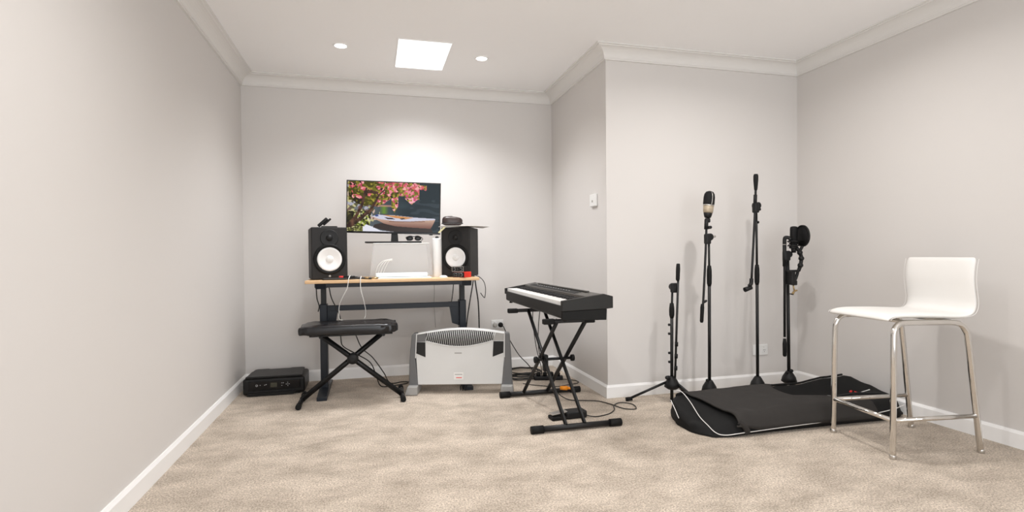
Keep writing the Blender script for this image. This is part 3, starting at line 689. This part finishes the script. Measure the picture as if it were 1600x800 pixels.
for k in range(52):
    if kme is None:
        o = G().bb(1.008, 1.146, ky0+.0005, ky0+kw-.0005, .715, .7435, bev=.0015, seg=1).build('white_key', 'keys', pn); kme = o
    else:
        o = kme.copy(); COL.objects.link(o); o.parent = pn; o.location.y = kw*k
bk = None
# the pitch runs along -Y (low notes at the far left end seen from the player)
for k in range(51):
    if (k % 7) in (2, 6): continue
    yy = ky0+kw*(k+1)
    if bk is None:
        o = G().prism([(1.078, .7435), (1.146, .7435), (1.146, .7555), (1.085, .755)], (0, .0115, 0), ((0, yy-.00575, 0), (1, 0, 0), (0, 0, 1))).build('black_key', 'blackmatte', pn, bevel=.001); bk = o; bky = yy
    else:
        o = bk.copy(); COL.objects.link(o); o.parent = pn; o.location.y = yy-bky
for y in (Y0+.06, Y1-.06):
    for x in (1.03, 1.22): G().lathe([(.012, 0), (.014, -.006), (.012, -.010)], (x, y, .643), (0, 0, 1), 14).build('foot_pad', 'rubber', pn)

# ------------------------------------------------------------------ keyboard stand
ks = thing('keyboard_stand', 'black double braced X keyboard stand carrying the digital piano', 'keyboard stand', (1.12, 3.27, 0))
for y, xa, xb in ((2.875, .862, 1.385), (3.655, .868, 1.44)):
    G().rod((xa, y, .022), (xb, y, .022), .0165).build('floor_bar', 'black', ks)
    for p, q in ((xa-.012, xa+.06), (xb-.06, xb+.012)): G().rod((p, y, .022), (q, y, .022), .0215).build('rubber_cap', 'rubber', ks)
for x in (1.058, 1.172): G().tube([(x, 2.875, .03), (x-.018, 3.555, .617)], .015, 4, rads=[(.012, .021)]*2, flat=(1, 0, 0)).build('leg', 'black', ks)
for x in (1.028, 1.204): G().tube([(x, 3.655, .03), (x, 2.93, .617)], .015, 4, rads=[(.012, .021)]*2, flat=(1, 0, 0)).build('leg', 'black', ks)
for y, xa in ((3.56, .895), (2.925, .94)):
    G().bb(xa+.02, 1.24, y-.014, y+.014, .608, .630, bev=.004).build('support_arm', 'black', ks)
    G().bb(xa, xa+.07, y-.018, y+.018, .603, .634, bev=.006).build('arm_pad', 'rubber', ks)
    G().bb(1.19, 1.255, y-.018, y+.018, .603, .634, bev=.006).build('arm_pad', 'rubber', ks)
yc, zcx = 3.245, .338
G().rod((1.0, yc, zcx), (1.235, yc, zcx), .009).build('pivot_bolt', 'black', ks)
for x in (.995, 1.24): G().lathe([(.010, -.012), (.021, -.010), (.021, .010), (.010, .012)], (x, yc, zcx), (1, 0, 0), 8).build('locking_knob', 'rubber', ks)
G().bb(1.042, 1.072, yc-.022, yc+.018, zcx-.075, zcx+.03, bev=.006).build('clutch_block', 'blackmatte', ks)

# sustain pedal and leads
t = thing('sustain_pedal', 'black sustain pedal with silver tread on the carpet under the keyboard', 'pedal', (1.16, 3.10, 0), math.radians(4))
m_ = WM[t]
G(m_).bb(-.03, .105, -.04, .045, 0, .045, bev=.01, seg=3).build('housing', 'blackmatte', t)
G(m_).bb(-.125, -.02, -.035, .04, 0, .022, bev=.006).build('base_plate', 'rubber', t)
G(m_).prism([(-.12, .030), (-.02, .040), (-.02, .048), (-.12, .037)], (0, .05, 0), ((0, -.022, 0), (1, 0, 0), (0, 0, 1))).build('tread', 'steel', t, bevel=.002)
cable('thin black pedal lead curling over the carpet toward the wall corner', [(1.262, 3.085, .012), (1.32, 3.06, .005), (1.42, 3.09, .005), (1.49, 3.16, .005), (1.53, 3.25, .005), (1.60, 3.30, .005), (1.66, 3.24, .005), (1.63, 3.14, .005), (1.56, 3.17, .005), (1.52, 3.29, .005), (1.47, 3.38, .005), (1.38, 3.42, .005), (1.30, 3.46, .005), (1.26, 3.52, .02), (1.25, 3.56, .035)], .0032)
t = thing('orange_plug', 'orange plug lying at the right end of the far floor bar', 'plug', (1.325, 3.60, 0))
G().rod((1.285, 3.612, .052), (1.335, 3.60, .050), .013, .016).build('grip', 'orange', t)
G().rod((1.335, 3.60, .050), (1.365, 3.595, .048), .010, .008).build('collar', 'orange', t)

# ------------------------------------------------------------------ bar stool
bs = thing('bar_stool', 'white padded bar stool with low back and chrome tube legs', 'stool', (2.687, 2.213, 0), math.radians(-6.6))
m_ = WM[bs]
prof = [(-.264, .664), (-.256, .678), (-.21, .687), (-.08, .686), (.04, .681), (.13, .677), (.185, .683), (.212, .705), (.220, .745), (.213, .80), (.207, .86), (.211, .915), (.222, .968)]
def catm(P, n):
    Q = []
    for i in range(len(P)-1):
        a = Vector(P[max(i-1, 0)]); b_ = Vector(P[i]); c = Vector(P[i+1]); d = Vector(P[min(i+2, len(P)-1)])
        for k in range(n):
            t = k/n; Q.append(.5*((2*b_)+(c-a)*t+(2*a-5*b_+4*c-d)*t*t+(3*b_-a-3*c+d)*t*t*t))
    Q.append(Vector(P[-1])); return Q
PQ = catm([(x, z, 0) for x, z in prof], 5)
g = G(m_); top = []; bot = []; NW = 14
hw = .207
for i, q in enumerate(PQ):
    T_ = (PQ[min(i+1, len(PQ)-1)]-PQ[max(i-1, 0)]).normalized(); N_ = Vector((T_.y, -T_.x, 0))   # outward/below
    ra, rb = [], []
    s_end = min(1, min(i, len(PQ)-1-i)/2.0); th_ = .008+.0075*s_end
    shrink = .012*(1-min(1, min(i, len(PQ)-1-i)/3.0))**2
    for k in range(NW+1):
        v = -1+2*k/NW; e = (1-abs(v)**8)
        yy = v*(hw-shrink)
        ra.append(g._v((q.x-N_.x*th_*e, yy, q.y-N_.y*th_*e))); rb.append(g._v((q.x+N_.x*th_*e, yy, q.y+N_.y*th_*e)))
    top.append(ra); bot.append(rb)
for i in range(len(PQ)-1):
    for k in range(NW):
        g._f([top[i][k], top[i+1][k], top[i+1][k+1], top[i][k+1]], True); g._f([bot[i][k], bot[i][k+1], bot[i+1][k+1], bot[i+1][k]], True)
    for k in (0, NW): g._f([top[i][k], bot[i][k], bot[i+1][k], top[i+1][k]], True)
for i in (0, -1):
    for k in range(NW): g._f([top[i][k], top[i][k+1], bot[i][k+1], bot[i][k]], True)
shell = g.build('seat_shell', 'leather', bs, subsurf=1)
for s in (-1, 1): G(m_).tube([(q.x, s*(hw+.0005), q.y) for q in PQ[2:-1]], .0012, 6).build('edge_seam', 'leather', shell)
for s in (-1, 1):
    G(m_).tube([(-.243, s*.198, 0), (-.238, s*.196, .30), (-.235, s*.193, .56), (-.228, s*.190, .615), (-.205, s*.187, .645), (-.16, s*.185, .654), (0, s*.185, .652), (.08, s*.185, .650), (.135, s*.187, .640), (.165, s*.189, .61), (.178, s*.191, .56), (.21, s*.194, .30), (.246, s*.198, 0)], .014, 14, 5).build('side_frame', 'chrome', bs)
    G(m_).rod((-.24, s*.197, .185), (.223, s*.197, .185), .011).build('side_stretcher', 'chrome', bs)
    for x in (-.243, .246): G(m_).lathe([(.0145, 0), (.0152, .003), (.0152, .018), (.0142, .020)], (x, s*.198, 0), (0, 0, 1), 16).build('foot_cap', 'steel', bs)
G(m_).rod((-.24, -.197, .185), (-.24, .197, .185), .011).build('front_stretcher', 'chrome', bs)
for x in (-.14, .09): G(m_).rod((x, -.185, .655), (x, .185, .655), .009).build('seat_brace', 'steel', bs)

# ------------------------------------------------------------------ gig bag
bag = thing('keyboard_bag', 'long black nylon keyboard bag with white piping lying on the carpet', 'bag', (2.4, 2.75, 0))
bx0_, bx1_ = 1.715, 3.11
def interp(x, T_):
    for i in range(len(T_)-1):
        if x <= T_[i+1][0]:
            t = (x-T_[i][0])/(T_[i+1][0]-T_[i][0]); t = max(0, min(1, t)); t = t*t*(3-2*t); return T_[i][1]+(T_[i+1][1]-T_[i][1])*t
    return T_[-1][1]
FR = [(1.715, 2.66), (1.74, 2.60), (1.79, 2.545), (1.90, 2.525), (2.55, 2.525), (2.88, 2.515), (3.02, 2.52), (3.11, 2.57)]
BK = [(1.715, 2.80), (1.76, 2.93), (1.84, 2.985), (2.4, 2.965), (2.9, 3.0), (3.06, 2.97), (3.11, 2.86)]
HF = [(1.715, .05), (1.80, .035), (1.90, .055), (2.02, .105), (2.25, .128), (2.6, .12), (2.9, .105), (3.11, .11)]
HB = [(1.715, .11), (1.78, .145), (1.9, .14), (2.3, .143), (2.7, .135), (2.95, .158), (3.02, .168), (3.08, .178), (3.11, .13)]
def bagtop(x, t):
    h = interp(x, HF)*(1-t)+interp(x, HB)*t
    if x > 2.42: 
        k = min(1, (x-2.42)/.1)*max(0, min(1, (3.06-x)/.12))
        h -= .08*k*max(0, math.sin(PI*max(0, min(1, (t-.35)/.55))))
    if x < 2.0: h -= .02*math.sin(PI*t)*min(1, (x-1.715)/.05)*(2.0-x)/.28
    e = min(1, min(t, 1-t)/.10); h *= (1-(1-e)**2.6)*.55+.45 if e < 1 else 1
    ex = min(1, (x-bx0_)/.035)*min(1, (bx1_-x)/.04); ex = max(ex, 0)
    h *= .55+.45*(1-(1-ex)**2.4)
    return h+.006*sn(x*2, t*2, 2.4, 1)+.004*sn(x, t*.6, 9, 6)
def bagpt(x, t, dz=0):
    a, b_ = interp(x, FR), interp(x, BK); y = a+(b_-a)*t
    return (x, y, bagtop(x, t)+dz)
g = G(); NX, NT = 90, 30; V = []
for i in range(NX+1):
    x = bx0_+(bx1_-bx0_)*i/NX; row = []
    a, b_ = interp(x, FR), interp(x, BK)
    p0 = bagpt(x, 0); p1 = bagpt(x, 1)
    row.append(g._v((x, a+.012, .0))); row.append(g._v((x, a-.012, p0[2]*.35))); row.append(g._v((x, a-.012, p0[2]*.75)))
    for j in range(NT+1): row.append(g._v(bagpt(x, j/NT)))
    row.append(g._v((x, b_+.012, p1[2]*.7))); row.append(g._v((x, b_+.010, p1[2]*.3))); row.append(g._v((x, b_-.01, 0)))
    V.append(row)
for i in range(NX):
    for j in range(len(V[0])): g._f([V[i][j], V[i+1][j], V[i+1][(j+1) % len(V[0])], V[i][(j+1) % len(V[0])]], True)
g._f(V[0]); g._f(V[-1][::-1])
g.build('bag_body', 'fabric', bag)
# felt-lined lid folded over the left half
def flap(u, v):
    # u: along length, v: 0 back .. 1 front foot
    t = 1.0-v*1.18
    xl = 1.845+.07*min(1, v*1.2)+.045*math.sin(PI*min(1, v))*.6
    xr = interp(v, [(0, 2.47), (.40, 2.44), (.52, 2.46), (.66, 2.66), (.8, 2.85), (1.0, 2.86)])
    x = xl+(xr-xl)*u
    if t >= 0:
        p = Vector(bagpt(x, t, .016)); 
        e = max(0, 1-abs(t)/.12); p.z -= .004*e; p.y -= .016*e
    else:
        k = -t/.18; p0 = bagpt(x, 0, .012); p = Vector((x, p0[1]-.022-.006*math.sin(k*PI), p0[2]*(1-k)+.028*k))
    edge = max(0, 1-u/.10); p.z += .018*edge*max(0, math.sin(PI*min(1, v*.9)))
    fr_ = max(0, (v-.62)/.38)*max(0, 1-u/.14); p.z += .045*fr_*(1-fr_*.4); p.x -= .015*fr_
    p.z += .003*sn(x, v, 5, 3)
    return p
G().grid(flap, 60, 40).build('lid_flap', 'felt', bag, solid=.009)['label'] = 'charcoal felt side of the lid folded over the left half'
g = G().tube([(1.925, 2.515, .082), (1.945, 2.505, .062), (1.962, 2.503, .04), (1.966, 2.506, .03), (1.955, 2.512, .022)], .016, 10, 4, )
g.build('curled_edge', 'felt', bag)
g = G()
g.tube([(1.80, 2.935, .160), (1.815, 2.90, .158), (1.82, 2.82, .118), (1.80, 2.70, .070), (1.785, 2.60, .052), (1.79, 2.535, .030), (1.83, 2.505, .022), (1.95, 2.505, .024), (2.25, 2.500, .034), (2.55, 2.502, .040), (2.75, 2.495, .052), (2.95, 2.495, .070), (3.06, 2.51, .085)], .0024, 8, 6)
g.build('piping', 'piping', bag)
G().tube([(1.738, 2.90, .116), (1.722, 2.83, .085), (1.705, 2.76, .05)], .0024, 8, 6).build('piping', 'piping', bag)
G().tube([bagpt(1.80+.05*k, .93, .008) for k in range(26)], .007, 8, 2).build('back_lip', 'fabric', bag)
G().tube([bagpt(2.46, .55, .006), bagpt(2.48, .42, .006), bagpt(2.60, .48, .006), bagpt(2.78, .56, .006), bagpt(2.84, .70, .006), bagpt(2.93, .62, .006), bagpt(3.03, .42, .006)], .003, 8, 8).build('inner_piping', 'piping', bag)
G().tube([bagpt(2.58, .22, .004), bagpt(2.75, .30, .004), bagpt(2.9, .34, .004), bagpt(3.05, .20, .004)], .006, 8, 6).build('zip', 'slot', bag)
g = G(); c = bagpt(2.975, .60, .016)
g.box((c[0], c[1], c[2]), (.035, .014, .008), Matrix.Rotation(.6, 4, 'Z'), .003).box((c[0]+.022, c[1]-.018, c[2]-.002), (.014, .04, .008), Matrix.Rotation(-.4, 4, 'Z'), .003)
g.build('red_ribbon', 'tag', bag)

# ------------------------------------------------------------------ microphone stands
def tripod(t, x, y, hz_, angs, L, m_='black', r=.0085, lz=None):
    G().lathe([(.030, hz_-.075), (.052, hz_-.06), (.044, hz_-.03), (.026, hz_), (.018, hz_+.012)], (x, y, 0), (0, 0, 1), 20).build('hub', 'blackmatte', t)
    for a, l_ in zip(angs, L if isinstance(L, (list, tuple)) else [L]*len(angs)):
        a = math.radians(a); dx, dy = math.cos(a), math.sin(a)
        lg = G().tube([(x+dx*.02, y+dy*.02, lz or hz_-.02), (x+dx*(l_-.02), y+dy*(l_-.02), .016)], r, 10).build('leg', 'black', t)
        G().tube([(x+dx*(l_-.045), y+dy*(l_-.045), .019), (x+dx*l_, y+dy*l_, .013)], .013, 10).build('foot', 'rubber', lg)
def clutch(t, x, y, z0, z1, r=.016):
    G().lathe([(r*.7, z0), (r, z0+.02), (r*1.05, (z0+z1)/2), (r, z1-.03), (r*.75, z1)], (x, y, 0), (0, 0, 1), 16).build('height_clutch', 'rubber', t)
def knob(t, c, d, r=.014, L_=.022, m_='blackmatte'):
    G().lathe([(r*.6, 0), (r, .004), (r, L_*.8), (r*.7, L_)], c, d, 10).build('knob', m_, t)

# short stand at the wall corner, boom folded down
s1 = thing('microphone_stand', 'short black microphone stand left of the bag, boom folded down', 'microphone stand', (1.952, 3.24, 0), group='microphone stands by the nook wall')
tripod(s1, 1.952, 3.24, .16, (162, 300, 40), (.31, .24, .26))
G().rod((1.95, 3.24, .012), (1.953, 3.24, .60), .0105).build('pole', 'black', s1)
G().rod((1.951, 3.24, .0), (1.951, 3.24, .02), .012).build('pole_cap', 'rubber', s1)
G().rod((1.953, 3.24, .60), (1.958, 3.24, .77), .0075).build('upper_tube', 'black', s1)
clutch(s1, 1.953, 3.24, .565, .665, .017)
G().lathe([(.014, -.02), (.022, -.018), (.022, .018), (.014, .02)], (1.9600, 3.235, 0.7754), (0, 1, 0), 20).build('boom_clamp', 'blackmatte', s1)
G().bb(1.9360, 1.9857, 3.205, 3.235, 0.7367, 0.8013, bev=.008).build('clamp_bracket', 'blackmatte', s1)
G().rod((1.9793, 3.20, 0.8619), (1.9506, 3.20, 0.1705), .0075).build('boom', 'black', s1)
G().lathe([(.010, 0), (.013, .01), (.014, .08), (.012, .11), (.008, .115)], (1.9743, 3.20, 0.8174), (.04, 0, 1), 16).build('boom_grip', 'rubber', s1)
for z in (.52, .46, .33, .27): knob(s1, (1.94, 3.24, z), (-1, 0, 0), .009, .014)
knob(s1, (1.9290, 3.235, 0.1663), (-1, -.2, 0), .013, .03)
for z in (.38, .30, .22): G().rod((1.955+.04*(z-.2), 3.20, z), (1.956+.04*(z-.2), 3.20, z+.028), .011).build('cable_clip', 'rubber', s1)

# tall stand with condenser microphone
s2 = thing('microphone_stand', 'tall black boom stand behind the bag, holding the beige banded microphone', 'microphone stand', (2.213, 3.2, 0), group='microphone stands by the nook wall')
tripod(s2, 2.213, 3.2, .125, (35, 150, 270), (.2, .22, .17), lz=.055)
G().rod((2.213, 3.2, .06), (2.215, 3.2, .86), .0105).build('pole', 'black', s2)
G().rod((2.215, 3.2, .86), (2.213, 3.2, 1.08), .0075).build('upper_tube', 'black', s2)
clutch(s2, 2.215, 3.2, .775, .915)
G().lathe([(.014, -.022), (.024, -.02), (.024, .02), (.014, .022)], (2.2051, 3.19, 1.1077), (0, 1, 0), 22).build('boom_clamp', 'blackmatte', s2)
G().bb(2.1608, 2.1994, 3.15, 3.185, 1.0595, 1.1288, bev=.008).build('clamp_bracket', 'blackmatte', s2)
knob(s2, (2.2181, 3.18, 1.1114), (1, -.1, 0), .008, .03, 'steel')
G().tube([(2.1700, 3.165, 1.2226), (2.1680, 3.165, 1.0990), (2.1522, 3.165, 0.8023), (2.1384, 3.165, 0.6045)], .0078, 12, 3).build('boom', 'black', s2)
G().lathe([(.008, 0), (.012, .01), (.013, .10), (.010, .125)], (2.1304, 3.165, 0.5353), (.06, 0, 1), 16).build('boom_grip', 'rubber', s2)
knob(s2, (2.1443, 3.165, 0.6688), (1, 0, .5), .008, .03)
G().rod((2.1680, 3.165, 1.1584), (2.1710, 3.165, 1.2226), .013).build('boom_collar', 'blackmatte', s2)
knob(s2, (2.1809, 3.165, 1.1702), (1, 0, .1), .011, .028)
G().bb(2.1641, 2.1937, 3.15, 3.18, 1.2029, 1.2325, bev=.006).build('microphone_mount', 'blackmatte', s2)
knob(s2, (2.192, 3.182, .142), (-1, -.4, 0), .01, .02)
mc = thing('condenser_microphone', 'condenser microphone with black grille and beige band, topmost on its stand', 'microphone', (2.1759, 3.165, 1.2325))
d = Vector((.10, 0, 1)).normalized(); a = Vector((2.1794, 3.165, 1.2335))
G().lathe([(.014, 0), (.022, .004), (.027, .02), (.030, .034)], a, d, 28, 1, .85).build('lower_body', 'blackmatte', mc)
G().lathe([(.0305, .034), (.0335, .045), (.036, .086)], a, d, 28, 1, .85).build('beige_band', 'bronze', mc)
G().lathe([(.0365, .086), (.0385, .10), (.038, .14), (.034, .162), (.024, .176), (.010, .181)], a, d, 28, 1, .85).build('grille', 'grille', mc)
G().lathe([(.0372, .083), (.0380, .086), (.0372, .089)], a, d, 28, 1, .85, closed=False).build('trim_ring', 'steel', mc)
G().tube([a+d*.088+Vector((0, -.033, 0)), a+d*.14+Vector((.002, -.0335, 0)), a+d*.168+Vector((.001, -.024, 0)), a+d*.182, a+d*.168+Vector((0, .024, 0)), a+d*.09+Vector((0, .033, 0))], .0028, 6, 5).build('grille_spine', 'steel', mc)

# tallest stand, boom pointing down with empty clip
s3 = thing('microphone_stand', 'tallest black boom stand, with an empty clip at the lower boom end', 'microphone stand', (2.595, 3.2, 0), group='microphone stands by the nook wall')
tripod(s3, 2.597, 3.2, .125, (60, 165, 270), (.19, .2, .15), lz=.055)
G().rod((2.597, 3.2, .06), (2.594, 3.2, .86), .0105).build('pole', 'black', s3)
G().rod((2.594, 3.2, .86), (2.59, 3.2, 1.30), .0078).build('upper_tube', 'black', s3)
clutch(s3, 2.594, 3.2, .775, .915)
G().lathe([(.014, -.022), (.023, -.02), (.023, .02), (.014, .022)], (2.5839, 3.19, 1.3240), (0, 1, 0), 22).build('boom_clamp', 'blackmatte', s3)
G().bb(2.5399, 2.5776, 3.15, 3.185, 1.2723, 1.3416, bev=.008).build('clamp_bracket', 'blackmatte', s3)
knob(s3, (2.5979, 3.19, 1.2991), (1, 0, 0), .010, .018); knob(s3, (2.5899, 3.19, 1.2094), (1, 0, 0), .009, .012)
G().tube([(2.5587, 3.165, 1.4848), (2.5528, 3.165, 1.3166), (2.5369, 3.165, 1.0496), (2.5211, 3.165, 0.8023)], .0078, 12, 3).build('boom', 'black', s3)
G().rod((2.5518, 3.165, 1.3265), (2.5547, 3.165, 1.3957), .012).build('boom_collar', 'blackmatte', s3)
G().lathe([(.008, 0), (.011, .008), (.016, .07), (.016, .10), (.012, .112)], (2.5577, 3.165, 1.4254), (.01, 0, 1), 16).build('boom_grip', 'rubber', s3)
G().tube([(2.5211, 3.165, 0.8221), (2.5182, 3.165, 0.7875), (2.5023, 3.165, 0.7706)], .013, 12, 3).build('clip_joint', 'blackmatte', s3)
cl = G(); 
cl.lathe([(.0135, 0), (.0155, .03), (.0165, .055), (.014, .056), (.012, .03), (.011, .002)], (2.5201, 3.165, 0.7608), (-1, 0, -.28), 18, closed=False).build('microphone_clip', 'blackmatte', s3)

# stand with shock mounted microphone, pop filter and clamp arm
s4 = thing('microphone_stand', 'black microphone stand nearest the right wall, hung with the pop filter', 'microphone stand', (2.855, 3.2, 0), group='microphone stands by the nook wall')
tripod(s4, 2.858, 3.2, .145, (20, 105, 270), (.2, .2, .15), lz=.055)
G().rod((2.858, 3.2, .06), (2.848, 3.2, .88), .0115).build('pole', 'black', s4)
G().rod((2.848, 3.2, .80), (2.845, 3.2, .95), .014).build('upper_tube', 'black', s4)
G().lathe([(.014, -.02), (.022, -.018), (.022, .018), (.014, .02)], (2.8441, 3.19, 0.9851), (0, 1, 0), 22).build('boom_clamp', 'blackmatte', s4)
G().bb(2.7864, 2.8329, 3.15, 3.185, 0.9407, 1.0100, bev=.008).build('clamp_bracket', 'blackmatte', s4)
G().tube([(2.7911, 3.165, 1.0743), (2.7921, 3.165, 0.9507), (2.7911, 3.165, 0.4067)], .0085, 12).build('boom', 'black', s4)
G().rod((2.7911, 3.165, 0.9012), (2.7911, 3.165, 1.0595), .0125).build('boom_collar', 'blackmatte', s4)
G().lathe([(.009, 0), (.013, .01), (.014, .085), (.010, .125)], (2.7911, 3.165, 0.2702), (0, 0, 1), 16).build('boom_grip', 'rubber', s4)
G().rod((2.7911, 3.165, 1.0515), (2.7911, 3.165, 1.0555), .0135).build('joint_ring', 'steel', s4)
G().tube([(2.7911, 3.165, 1.0595), (2.7931, 3.165, 1.0941), (2.7996, 3.16, 1.1028), (2.8173, 3.15, 1.0986), (2.8211, 3.14, 1.0836)], .0125, 12, 4).build('elbow', 'blackmatte', s4)
knob(s4, (2.852, 3.178, .165), (-.2, -1, 0), .012, .02); knob(s4, (2.840, 3.19, .15), (-1, -.3, 0), .01, .02)
mm_ = thing('studio_microphone', 'black cylindrical microphone in a cradle behind the round pop filter', 'microphone', (2.8505, 3.14, 1.0394))
G().lathe([(.018, 0), (.0235, .01), (.0235, .075), (.0245, .078), (.0245, .135), (.022, .146), (.01, .150)], (2.8456, 3.14, 1.0296), (.01, 0, 1), 24).build('body', 'grille', mm_)
for z, r in ((1.045, .036), (1.075, .038)):
    pts_ = [(2.846+r*math.cos(k/24*2*PI), 3.14+r*math.sin(k/24*2*PI), z) for k in range(25)]
    G().tube(pts_, .0045, 8).build('cradle_ring', 'blackmatte', mm_)
for k in range(4):
    a_ = k*PI/2+.5; G().tube([(2.846+.036*math.cos(a_), 3.14+.036*math.sin(a_), 1.045), (2.846+.024*math.cos(a_+.4), 3.14+.024*math.sin(a_+.4), 1.06), (2.846+.038*math.cos(a_+.8), 3.14+.038*math.sin(a_+.8), 1.075)], .003, 6).build('elastic_strut', 'rubber', mm_)
G().rod((2.8456, 3.14, 0.9953), (2.8456, 3.14, 1.0345), .014, .020).build('cradle_base', 'blackmatte', mm_)
G().bb(2.8128, 2.8647, 3.118, 3.15, 1.0247, 1.0492, bev=.006).build('swivel', 'blackmatte', mm_)
pf_ = thing('pop_filter', 'round black pop filter clamped to the stand nearest the right wall', 'pop filter', (2.8772, 3.10, 1.0488))
dn = Vector((.99, -.14, .03)); c0 = Vector((2.8820, 3.10, 1.1117))
G().lathe([(.001, -.002), (.070, -.002), (.070, .002), (.001, .002)], c0, dn, 40, closed=False).build('mesh_screen', 'grille', pf_)
G().lathe([(.068, -.005), (.075, -.005), (.075, .005), (.068, .005), (.068, -.005)], c0, dn, 40, closed=False).build('rim', 'blackmatte', pf_)
G().tube([(2.8820, 3.10, 1.0410), (2.8719, 3.11, 1.0100), (2.8743, 3.12, 0.9856)], .010, 10, 3).build('filter_bracket', 'blackmatte', pf_)
G().tube([(2.8519, 3.12, 1.0295), (2.8811, 3.12, 0.9905), (2.8909, 3.12, 0.9515), (2.8811, 3.12, 0.9028), (2.8757, 3.13, 0.8682)], .0125, 12, 4, rads=None).build('arm', 'blackmatte', pf_)
for z, x in ((.996, 2.877), (.956, 2.889), (.908, 2.881)): G().sphere((x, 3.118, z), .0185, 14).build('arm_joint', 'blackmatte', pf_)
G().bb(2.7903, 2.8685, 3.11, 3.145, 0.8614, 0.8771, bev=.003).build('clamp_plate', 'blackmatte', pf_)
G().tube([(2.8672, 3.125, 0.8694), (2.8564, 3.125, 0.8342), (2.8418, 3.125, 0.8049), (2.8174, 3.125, 0.7805)], .010, 10, 3).build('clamp_jaw', 'blackmatte', pf_)
G().bb(2.8030, 2.8354, 3.11, 3.18, 0.7741, 0.8724, bev=.006).build('clamp_body', 'blackmatte', pf_)
G().bb(2.8190, 2.8512, 3.11, 3.15, 0.7704, 0.8046, bev=.006).build('clamp_foot', 'blackmatte', pf_)
sc_ = G().rod((2.8271, 3.125, 0.7756), (2.8324, 3.12, 0.7321), .005).build('clamp_screw', 'brass', pf_)
G().tube([(2.8113, 3.115, 0.7131), (2.8315, 3.118, 0.7294), (2.8502, 3.115, 0.7355)], .0065, 8, 3).build('wing_nut', 'brass', sc_)
G().rod((2.8306, 3.118, 0.7294), (2.8152, 3.115, 0.7082), .006).build('wing_nut', 'brass', sc_)
G().rod((2.7918, 3.115, 0.7131), (2.8154, 3.112, 0.7066), .004).build('lever', 'black', pf_)
